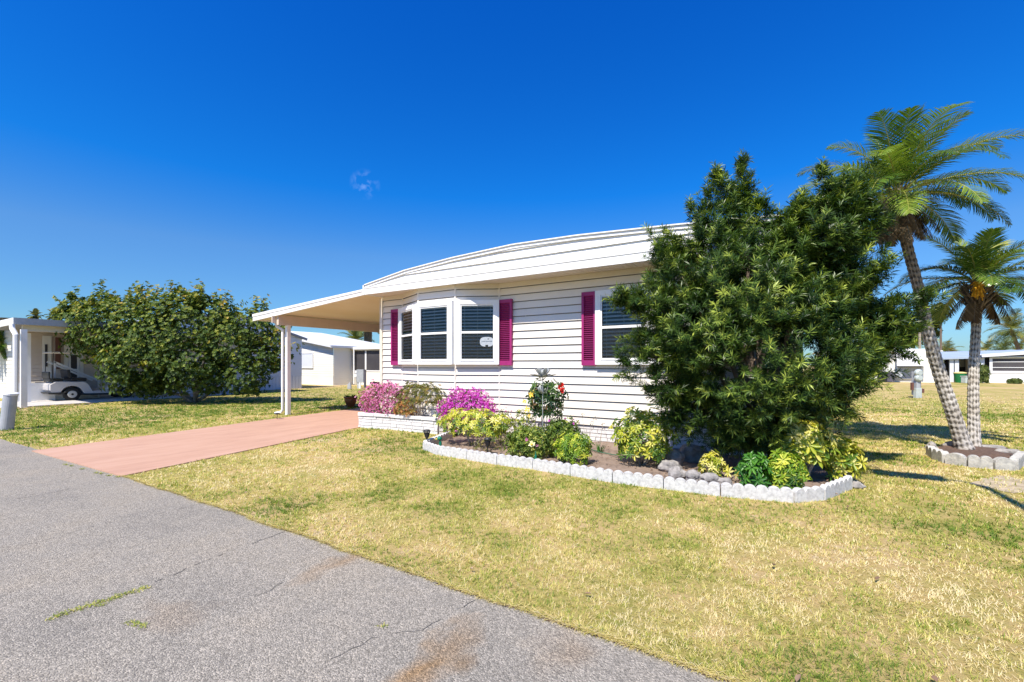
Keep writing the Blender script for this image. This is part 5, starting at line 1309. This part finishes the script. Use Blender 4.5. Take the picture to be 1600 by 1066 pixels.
mb = MB(); mb.b2(xa, -14, PY + .14, PY + 5, 0, 2.4); mb.build('porch_room', M['dark'], hB)
mb = MB(); mb.b2(xa - .1, -13.8, PY - .25, PY - .2, 2.46, 2.64); mb.face([(xa - .1, PY - .2, 2.64), (-13.8, PY - .2, 2.64), (-13.8, PY + 6, 3.2), (xa - .1, PY + 6, 3.2)]); mb.b2(xa - .1, -13.8, PY - .2, PY + .15, 2.44, 2.47); mb.build('porch_roof', M['roof_white'], hB)
mb = MB(); mb.tube([(BXx + .35, 21.0, 2.6), (BXx + .35, 21.0, 0.05)], .05, 8); mb.build('downspout', M['white_trim'], hB)

# --- big broad-leaved bush-tree on the left lawn
BUSHL = leafmat('seagrape_leaf', [(0, (.022, .050, .010)), (.32, (.07, .12, .018)), (.58, (.20, .25, .03)), (.80, (.42, .36, .05)), (1, (.50, .17, .05))], .24, .5, .25)
BL = [(290, 530, 70, 0), (215, 525, 58, 0), (160, 520, 50, .2), (125, 508, 32, .2), (118, 480, 18, .2), (205, 575, 44, -.2), (205, 490, 28, 0), (250, 490, 32, 0), (285, 486, 28, 0), (282, 464, 11, 0), (330, 500, 40, 0), (360, 540, 48, 0), (395, 515, 32, 0), (400, 565, 34, 0),
      (385, 590, 32, -.2), (335, 590, 28, -.3), (262, 588, 30, -.4), (232, 600, 24, -.4), (425, 545, 18, 0), (350, 486, 20, 0), (160, 470, 16, .2), (230, 465, 12, 0), (310, 470, 14, 0), (405, 492, 14, 0), (232, 560, 50, -.6), (300, 570, 46, -.6), (172, 500, 30, -.3), (112, 492, 10, 0), (455, 552, 8, 0), (440, 520, 12, 0), (430, 570, 10, 0)]
D0 = 16.9; bt = G(300, 629); bush = thing('broadleaf_tree', 'large spreading broad-leaved tree with reddish tips on the lawn beyond the driveway', 'tree', (bt.x, bt.y, 0))
LLb = make_lobes([(a, b, c, d) for a, b, c, d in BL], D0); allc = np.array([c for c, r in LLb]); allr = np.array([r for c, r in LLb])
lb = LB(); ntot = 0
for c, r in LLb:
    n = int(150 * r * r * 6.5) + 14; dd = rdir(n); P = c + dd * (r * rng.uniform(.45, 1.05, n) ** .6 * (1 + .16 * np.sin(dd[:, 0] * 9 + c[0]) * np.sin(dd[:, 2] * 8 + c[1])))[:, None]
    D = np.linalg.norm(P[:, None] - allc[None], axis=2) / allr[None]; q = P * 1.15; hole = np.sin(q[:, 0] * 2 + 1) * np.sin(q[:, 2] * 2.6 + q[:, 1]) + .6 * np.sin(q[:, 0] * 5 + q[:, 1] * 3) * np.sin(q[:, 2] * 4.7 + 2); k = ((D < .55).sum(1) == 0) & (P[:, 2] > .22) & ((hole > -.45) | (rng.uniform(0, 1, len(P)) < .15)); P = P[k]; dd = dd[k]
    A = unit(dd + np.array([0, -.1, .5]) + rdir(len(P)) * .5)
    whorls(lb, P, A, 6, .082, .6, np.clip(rng.beta(1.5, 2.8, len(P)) * .64 + .22 * (P[:, 2] - 1) / 3 + rng.uniform(-.05, .05, len(P)), 0, 1), droop=.0)
cB = np.array(W(280, 560, D0))
for c, r in LLb * 6:
    d_ = unit(rng.normal(size=3) * [1, 1, .6] + [0, 0, .75] + unit(c - cB) * .6); p0 = c + d_ * r * .9; L_ = rng.uniform(.15, .45); n = 8
    if p0[2] < 1.2: continue
    P = p0 + d_ * L_ * np.linspace(0, 1, n)[:, None] + rng.normal(0, .06, (n, 3)); whorls(lb, P, unit(d_ + rdir(n) * .5), 6, .08, .6, np.clip(rng.uniform(.2, .85, n), 0, 1), droop=0)
lb.build('foliage', BUSHL, bush)
M['pale_bark'] = pm('pale_bark', (.30, .27, .23), (.14, .12, .10), 12, .9)
for (px, py) in [(170, 560), (215, 540), (250, 560), (285, 520), (320, 550), (360, 555), (395, 560), (240, 500), (330, 510)]:
    mb = MB(); limb(mb, bt + Vector((random.uniform(-.3, .3), 0, -.05)), W(px, py, D0), .06, .02, 6, .10, 6); mb.build('branch', M['pale_bark'], bush, smooth=True)

# generic distant vegetation -----------------------------------------
FARL = leafmat('far_foliage', [(0, (.03, .055, .014)), (.5, (.09, .13, .03)), (1, (.20, .22, .05))], .25, .6, .2)
FARP = leafmat('far_palm', [(0, (.05, .08, .02)), (.5, (.14, .17, .04)), (.8, (.32, .28, .07)), (1, (.40, .28, .10))], .25, .6, .2)
def fartree(px, pyt, pyb, halfpx, d, label, name='distant_tree', n=500, leaf=.16, trunk=True, mat=None, lobesn=7):
    b = W(px, HZ, d); b.z = 0; top = W(px, pyt, d); bot = W(px, pyb, d); th = thing(name, label, 'tree', (b.x, b.y, 0), 'trees and palms beyond the houses')
    lb = LB(); rx = halfpx * d / F; rz = (top.z - bot.z) / 2; mid = (top + bot) / 2
    for k in range(lobesn):
        c = np.array(mid) + np.array([random.uniform(-.55, .55) * rx * cy, random.uniform(-.55, .55) * rx * .6, random.uniform(-.5, .5) * rz]); r = np.array([rx, rx, rz]) * random.uniform(.4, .6)
        dd = rdir(n // lobesn); P = c + dd * r * rng.uniform(.5, 1.05, (len(dd), 1)); whorls(lb, P, unit(dd + rdir(len(dd)) * .6), 5, leaf, .5, rng.uniform(.1, .9, len(P)), droop=0, T=RH)
    lb.build('crown', mat or FARL, th)
    mb = MB(); mb.tube([(b.x, b.y, 0), (mid.x, mid.y, mid.z)], [.16, .08], 8); mb.build('trunk', M['bark'], th); return th
def farpalm(px, pyc, d, label, L=1.6, nf=24, lean=0, name='distant_palm', r=.14, tz=0):
    top = W(px, pyc, d); th = thing(name, label, 'palm tree', (top.x + lean, top.y, 0), 'trees and palms beyond the houses')
    mb = MB(); mb.tube([(top.x + lean, top.y, 0), (top.x + lean * .4, top.y, top.z * .6), tuple(top)], [r * 1.2, r, r], 10); mb.build('trunk', M['bark'], th)
    lb = LB(); rc = MB()
    for i in range(nf):
        frond(lb, rc, top, i * 2.4, R(80 - 115 * i / nf), L * random.uniform(.85, 1.1), 1.1, random.uniform(.1, .9), nl=30, leaf=L * .36, wd=.05, rr=.02)
    lb.build('fronds', FARP, th); rc.build('frond_stalks', M['rachis'], th); return th
farpalm(575, 500, 42, 'tall palm whose trunk rises behind the porch roof under the carport beam', L=2.2, r=.36)
farpalm(557, 533, 48, 'smaller palm crown just above the porch roof under the carport', L=2.0)
farpalm(55, 494, 34, 'sunlit palm top peeking over the roof at the far left, nearest the gutter', L=.55, nf=14)
farpalm(86, 495, 40, 'dark palm top above the left roof beside the broad-leaved tree', L=.75, nf=18)
# small crooked palm in front of house A
sp = G(14, 623); th = thing('crooked_palm', 'small crooked-trunked palm before the cream wall at the left edge', 'palm tree', (sp.x, sp.y, 0))
d_ = H * F / (623 - HZ); mb = MB(); mb.tube([sp, W(17, 590, d_), W(19, 572, d_), W(11, 555, d_), W(3, 540, d_)], [.13, .12, .12, .14, .16], 10); mb.build('trunk', M['bark'], th, smooth=True)
lb = LB(); rc = MB(); tp = W(2, 538, d_)
for i in range(22): frond(lb, rc, tp, i * 2.4, R(75 - 100 * i / 22), .95, 1.3, random.uniform(.2, .8), nl=30, leaf=.28, wd=.03)
lb.build('fronds', PALM, th); rc.build('frond_stalks', M['rachis'], th)

# ================================================================ far right
hC = thing('white_house', 'white house with a lowered window awning across the right lawn', 'house', (7, 50, 0))
CY = 47.5; c0, c1 = 1.5, XY(1466, CY); zc = lambda py: H + (HZ - py) / F * DP(1400, CY)
mb = MB(); mb.b2(c0, c1, CY, CY + 9, 0, 2.55); mb.build('walls', M['house_cream'], hC)
pkx = XY(1400, CY)
mb = MB(); P = [(c0 - .4, 2.45), (pkx, zc(543)), (c1 - .6, zc(548)), (c1 + .2, 2.5)]
for (xa_, za_), (xb_, zb_) in zip(P[:-1], P[1:]):
    mb.face([(xa_, CY - .35, za_), (xb_, CY - .35, zb_), (xb_, CY + 9.3, zb_), (xa_, CY + 9.3, za_)]); mb.face([(xa_, CY - .35, 2.42), (xb_, CY - .35, 2.42), (xb_, CY - .35, zb_), (xa_, CY - .35, za_)])
mb.build('roof', M['roof_white'], hC)
w0, w1 = XY(1401, CY), XY(1441, CY)
win(hC, (w0, CY - .02), (w1, CY - .02), zc(592), zc(571), 'wide grey screened window below the awning', 1, 'greymetal')
mb = MB(); za, zb = zc(572), zc(546)
mb.face([(w0 - .1, CY - .9, za), (w1 + .1, CY - .9, za), (w1 + .1, CY - .36, zb), (w0 - .1, CY - .36, zb)]); mb.face([(w0 - .1, CY - .02, zb - .02), (w0 - .1, CY - .9, za), (w0 - .1, CY - .36, zb)]); mb.face([(w1 + .1, CY - .02, zb - .02), (w1 + .1, CY - .9, za), (w1 + .1, CY - .36, zb)])
mb.build('awning', M['roof_white'], hC)
mb = MB(); mb.b2(w0, w1, CY - .11, CY - .09, zc(573.5), zc(571)); mb.build('awning_shadow_strip', M['dark'], hC)  # dark strip painted in for the shade below the awning
mb = MB(); mb.b2(c0, XY(1400, CY), CY - .04, CY - .005, 0, .5); mb.build('skirt', M['house_cream'], hC)
a0, a1 = XY(1373, CY - 1), XY(1398, CY - 1)
th = thing('air_conditioner', 'dark air conditioning unit standing against the white house wall', 'air conditioner', ((a0 + a1) / 2, CY - .8, 0))
mb = MB(); mb.b2(a0, a0 + (a1 - a0) * .48, CY - 1.1, CY - .4, .05, .82); mb.build('grille_half', M['rubber'], th)
mb = MB(); mb.b2(a0 + (a1 - a0) * .49, a1, CY - 1.1, CY - .4, .05, .82); mb.build('cabinet', M['ac'], th)
mb = MB(); mb.tube([(a1 + .25, CY - 1.1, .62), (a1 + .25, CY - .4, .62)], .22, 14); mb.build('fan_housing', M['greymetal'], th)

DY = 49.5; DD = DP(1545, DY); zd = lambda py: H + (HZ - py) / F * DP(1560, DY)
M['blue_roof'] = pm('blue_roof', (.40, .47, .56), (.34, .41, .50), .6, .5)
hD = thing('screened_porch_house', 'white house with a screened porch and pale blue roof at the far right', 'house', (XY(1570, DY), DY + 3, 0))
d0 = XY(1543, DY); d1 = d0 + 9
mb = MB(); mb.b2(d0, d1, DY, DY + .1, 0, zd(583)); mb.build('porch_kneewall', M['white_trim'], hD)
for i in range(3): win(hD, (d0 + .1 + i * 2.75, DY + .02), (d0 + .1 + i * 2.75 + 2.75, DY + .02), zd(583), zd(557), None, 3, 'screen', t=.16)
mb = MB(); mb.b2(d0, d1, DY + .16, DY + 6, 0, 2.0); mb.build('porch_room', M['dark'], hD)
mb = MB(); mb.face([(d0 - .4, DY - .3, zd(556)), (d1, DY - .3, zd(546) + .2), (d1, DY + .2, zd(549)), (d0 - .4, DY + .2, zd(558))])
mb.bar((d0 - .4, DY - .3, zd(556)), (d1 + .5, DY - .3, zd(540)), .08, .22); mb.face([(d0 - .4, DY - .3, zd(555)), (d1, DY - .3, zd(541)), (d1, DY + 9, zd(539)), (d0 - .4, DY + 9, zd(552))]); mb.build('porch_roof', M['roof_white'], hD)
e0 = XY(1466, DY + 2); e1 = d0 - .5
mb = MB(); mb.face([(e0 - .6, DY - .2, zd(560)), (e1 + 8, DY - .2, zd(557)), (e1 + 8, DY + 9, zd(542)), (e0 - .6, DY + 9, zd(546))]); mb.bar((e0 - .6, DY - .2, zd(560.5)), (e1, DY - .2, zd(558.5)), .06, .14); mb.build('carport_roof', M['blue_roof'], hD)
mb = MB(); mb.b2(e0 + 1.0, e1 + .4, DY + 5, DY + 5.2, 0, zd(560)); mb.build('carport_back_wall', M['ac'], hD)
for px in (1487, 1495, 1517, 1535): x = XY(px, DY); mb = MB(); mb.b2(x - .12, x + .12, DY, DY + .24, 0, zd(559)); mb.build('carport_post', M['house_grey'], hD)
mb = MB(); mb.b2(XY(1509, DY + 3), XY(1521, DY + 3), DY + 3, DY + 3.1, 0, zd(560)); mb.build('storage_wall', M['house_beige'], hD)
mb = MB(); mb.b2(XY(1488, DY + 4.5), XY(1507, DY + 4.5), DY + 4.5, DY + 4.6, zd(574), zd(562)); mb.build('inner_wall', M['house_cream'], hD)
c = Vector((XY(1500, DY - 1), DY - 1, 0)); th = thing('green_bin', 'round green waste bin with a yellow lid by the far carport', 'waste bin', tuple(c))
mb = MB(); mb.lathe(c, [(.29, 0), (.34, .4), (.38, .72), (.34, .73)], 20); mb.build('bin_body', M['bin_green'], th)
mb = MB(); mb.lathe(c + Vector((0, 0, .73)), [(.40, 0), (.40, .06), (.2, .11), (.02, .12)], 20); mb.build('lid', M['yellow'], th)
c = G(1510, 599); th = thing('small_utility_box', 'small pale green utility box left of the upright palm trunk', 'utility box', tuple(c)); mb = MB(); mb.box((c.x, c.y, .25), (.5, .4, .5), YAW); mb.build('box_body', M['green_grey'], th, bevel=.04); mb = MB(); mb.box((c.x, c.y, .53), (.54, .44, .06), YAW); mb.build('lid', M['green_grey'], th)
def roundbush(px, pyt, Y, half, label, name='round_bush', n=400, mat=None):
    c = Vector((XY(px, Y), Y, 0)); d = DP(px, Y); h = H + (HZ - pyt) / F * d; rx = half * d / F; th = thing(name, label, 'shrub', tuple(c), 'shrubs by the far houses')
    P, A = dome_pts(n, rx, rx, h, 0, .5); P += np.array(c); lb = LB(); whorls(lb, P, unit(A + rdir(len(A)) * .5), 5, .16, .5, rng.uniform(.1, .9, len(P)), T=RH); lb.build('foliage', mat or FARL, th); mb = MB(); mb.tube([c, c + Vector((0, 0, h * .5))], .06, 6); mb.build('stem', M['bark'], th)
roundbush(1534, 570, DY - 1.2, 8, 'brownish green bush at the corner of the far screened porch'); roundbush(1478, 562, DY + 12, 12, 'sunlit bush seen through the far carport'); roundbush(1585, 593, DY - 1.5, 7, 'low flat green plant before the far porch wall')
farpalm(1580, 516, 62, 'fan palm with a leaning trunk above the far right roof', L=2.9, nf=34, lean=1.6, r=.22)
for (px, py, L, lab) in ((1477, 551, 1.8, 'low palm crown left of the upright palm, above the far roof'), (1482, 560, 1.6, 'lowest palm crown over the far carport roof'), (1541, 549, 1.4, 'dark palm tip right of the upright palm trunk'), (1567, 551, 1.8, 'small palm crown below the fan palm'), (1592, 549, 1.5, 'palm tips at the right edge over the porch roof')):
    farpalm(px, py, 75, lab, L=L * 1.5, nf=16)
fartree(1400, 505, 552, 42, 62, 'dark green tree mass behind the white house, below the evergreen branch', n=1400, leaf=.28)
fartree(1448, 480, 545, 20, 60, 'slender tree between the leaning palm and the white house', n=700, leaf=.26)
fartree(1470, 470, 512, 16, 58, 'airy pine branches just right of the leaning palm trunk', n=260, leaf=.3, name='distant_pine')
b = W(1437, HZ, 58); th = thing('utility_pole', 'thin pale utility pole behind the white house', 'pole', (b.x, b.y, 0)); mb = MB(); mb.tube([(b.x, b.y, 0), (b.x, b.y, H + (HZ - 520) / F * 58)], [.16, .13], 8); mb.build('pole_shaft', M['pale_stem'], th)


# ================================================================ grass
GRASS = leafmat('grass_blade', [(0, (.085, .17, .022)), (.28, (.21, .29, .040)), (.50, (.42, .44, .085)), (.68, (.66, .57, .19)), (.86, (.76, .62, .30)), (1, (.80, .69, .45))], .30, .6, .15, 1.15)
def vnoise(x, y, f, seed=0):
    r = np.random.default_rng(seed); g = r.uniform(0, 1, (64, 64)); X = x * f; Y = y * f; xi = np.floor(X).astype(int); yi = np.floor(Y).astype(int); fx = X - xi; fy = Y - yi
    fx = fx * fx * (3 - 2 * fx); fy = fy * fy * (3 - 2 * fy); a = g[xi % 64, yi % 64]; b = g[(xi + 1) % 64, yi % 64]; c = g[xi % 64, (yi + 1) % 64]; d = g[(xi + 1) % 64, (yi + 1) % 64]
    return (a * (1 - fx) + b * fx) * (1 - fy) + (c * (1 - fx) + d * fx) * fy
def fbm(x, y, f, seed=0, o=4): return sum(vnoise(x, y, f * 2 ** k, seed + k) * .5 ** k for k in range(o)) / sum(.5 ** k for k in range(o))
N = 900000
NC = N // 6; cl_ = np.repeat(rng.uniform(0, 6.28, NC), 6); N = NC * 6; u1 = np.repeat(rng.uniform(0, 1, NC), 6); r0, r1 = 1.5, 34.0; pw = .25
rr = (r0 ** pw + u1 * (r1 ** pw - r0 ** pw)) ** (1 / pw); th_ = np.repeat(rng.uniform(R(-60), R(62), NC), 6)
gx_ = -rr * np.sin(YAW - th_) ; gy_ = rr * np.cos(YAW - th_); gx_ = gx_ + rng.normal(0, .009, N) * np.clip(rr / 3, 1, 4); gy_ = gy_ + rng.normal(0, .009, N) * np.clip(rr / 3, 1, 4); ct_ = np.repeat(rng.normal(0, .15, NC), 6)
edy = np.interp(gx_, xs, [e[1] for e in edge]); fuzz = rng.normal(0, .03, N)
keep = gy_ > edy + .005 + fuzz * .6
for poly in (DRIVE, bedpoly, ringpoly, [(-8.7, 7.0), (-7.6, 7.05), (-6.2, 7.1), (-6, 7.8), (-8.7, 7.8)], [(XL, WY), (XR + .05, WY), (XR + .05, 20), (XL, 20)], [(-21.9, 3.7), (-26, 3.7), (-26, 12), (-22.9, 12)], [(-38, 3), (AX, 3), (AX, 17), (-38, 17)]):
    keep &= ~inpoly(gx_, gy_, poly)
for poly in SAND: keep &= ~(inpoly(gx_, gy_, poly) & (rng.uniform(0, 1, N) < .68))
gx_, gy_, rr, cl_, ct_ = gx_[keep], gy_[keep], rr[keep], cl_[keep], ct_[keep]
dry = fbm(gx_, gy_, .55, 3) * .55 + fbm(gx_, gy_, 2.6, 11) * .45
dens = fbm(gx_, gy_, 1.7, 23) - np.clip((rr - 16) / 18, 0, 1) * .95 - .0
k = rng.uniform(0, 1, len(gx_)) < np.where(rr < 16, np.clip(.62 + 1.0 * (dens - .35), .35, 1), np.clip(.8 + 1.0 * (dens - .35), 0, 1)); gx_, gy_, rr, dry, cl_, ct_ = gx_[k], gy_[k], rr[k], dry[k], cl_[k], ct_[k]
n = len(gx_); left = np.clip((-gx_ - 9) / 4, 0, 1); nearr = np.exp(-np.maximum(gy_ - 2.3, 0) / .9)
tone = (dry - .5) * 2.3 + .50 + ct_ * 1.25 + rng.normal(0, .14, n) + .18 * nearr - .36 * left
tone = np.clip(tone + .04, .06, .97)
a = cl_ + rng.normal(0, 1.1, n); lean = rng.uniform(.3, 1.7, n)
Yd = np.stack([np.cos(a) * lean, np.sin(a) * lean, np.ones(n)], 1)
hgt = rng.uniform(.016, .042, n) * (1 + .35 * (tone < .4)) * np.clip(.75 + rr * .05, .8, 1.5)
wd = .0036 * np.clip(rr / 3.6, .75, 4.5)
lb = LB(); lb.add(BLADE, np.stack([gx_, gy_, np.zeros(n)], 1), Yd, np.stack([-np.cos(a), -np.sin(a), np.zeros(n)], 1) + rdir(n) * .2, np.stack([wd * rng.uniform(.7, 1.3, n), hgt, hgt * -.6], 1), tone)
go = lb.build('grass', GRASS); tag(go, 'short patchy green and straw coloured lawn grass', None, None, 'stuff'); print('GRASS', n)
# straw runners hanging over the asphalt edge
ne = 15000; ex_ = rng.uniform(-9, 3.5, ne); ex_ = ex_[rng.uniform(0, 1, ne) < np.clip(.35 + .8 * fbm(ex_, ex_ * 0, 2.2, 40), 0, 1)]; ne = len(ex_); ey_ = np.interp(ex_, xs, [e[1] for e in edge]) + np.abs(rng.normal(0, .022, ne)); k = ~inpoly(ex_, ey_, DRIVE); ex_, ey_ = ex_[k], ey_[k]; ne = len(ex_)
ea = -np.pi / 2 + rng.normal(0, .9, ne); lb = LB(); lb.add(BLADE, np.stack([ex_, ey_, np.full(ne, .004)], 1), np.stack([np.cos(ea) * 1.5, np.sin(ea) * 1.5, rng.uniform(.25, 1, ne)], 1), np.stack([-np.cos(ea), -np.sin(ea), np.ones(ne)], 1), np.stack([np.full(ne, .0045), rng.uniform(.02, .07, ne), np.full(ne, -.02)], 1), np.clip(rng.normal(.78, .14, ne), .2, 1))
tag(lb.build('edge_grass', GRASS), 'dry straw grass runners creeping over the asphalt edge', None, None, 'stuff')
mb = MB(); q_ = np.arange(-8.9, 3.5, .04)  # thin dark ribbons along the asphalt edge, painted as the grass fringe's shadow
for x_, x2_ in zip(q_[:-1], q_[1:]):
    if -10.6 < x_ < -7.3: continue
    a_, b_ = float(road_y(x_)), float(road_y(x2_)); w_ = random.uniform(.006, .022)
    mb.face([(x_, a_ - w_, .0065), (x2_, b_ - w_ * random.uniform(.8, 1.2), .0065), (x2_, b_ + .004, .0065), (x_, a_ + .004, .0065)])
tag(mb.build('road_edge_shadow', M['mulch']), kind='structure')
nl_ = 110; lx = rng.uniform(-7, 4, nl_); ly = rng.uniform(2.4, 9, nl_); k = ~inpoly(lx, ly, bedpoly) & (ly < 7.0) | (lx > .6); lx, ly = lx[k], ly[k]; lb = LB(); lb.add(BROAD, np.stack([lx, ly, np.full(len(lx), .035)], 1), rdir(len(lx)) * [1, 1, .2], rdir(len(lx)) * .4 + np.array([0, 0, 1.]), np.stack([rng.uniform(.015, .03, len(lx)), rng.uniform(.03, .06, len(lx)), np.full(len(lx), .04)], 1), rng.uniform(.2, 1, len(lx)))
tag(lb.build('fallen_leaves', LITTER), 'scattered dry brown leaves lying on the lawn', None, None, 'stuff')
# weeds in the cracks and along the road edge
def tuft(pts, nper, L, lo=.2, hi=.7):
    P = []
    for (x, y) in pts:
        P.append(np.stack([x + rng.normal(0, .02, nper), y + rng.normal(0, .012, nper), np.full(nper, .005)], 1))
    P = np.concatenate(P); m = len(P); a = rng.uniform(0, 6.28, m); return P, np.stack([np.cos(a) * 1.1, np.sin(a) * 1.1, np.full(m, .8)], 1), np.stack([-np.cos(a), -np.sin(a), np.zeros(m)], 1), np.stack([np.full(m, .005), rng.uniform(L * .5, L, m), np.full(m, -.01)], 1), rng.uniform(lo, hi, m)
A_, B_ = G(160, 944), G(78, 968); C_ = G(232, 918)
wp = [tuple((B_.lerp(C_, t) + Vector((0, 0, 0)))[:2]) for t in np.linspace(0, 1, 46)] + [tuple(G(160, 946)[:2])] * 3 + [tuple((G(200, 974).lerp(G(226, 980), t))[:2]) for t in np.linspace(0, 1, 9)] + [tuple(G(600, 980)[:2])] * 2
lb = LB(); lb.add(BLADE, *tuft(wp, 9, .022, .15, .75))
dp = [tuple(G(p, 0 + q)[:2]) for p, q in ((150, 740), (158, 741), (170, 744), (112, 729), (103, 727), (128, 734), (185, 746))]
lb.add(BLADE, *tuft(dp, 26, .05, .1, .7)); tag(lb.build('weeds', GRASS), 'little weeds growing in the asphalt cracks', None, None, 'stuff')
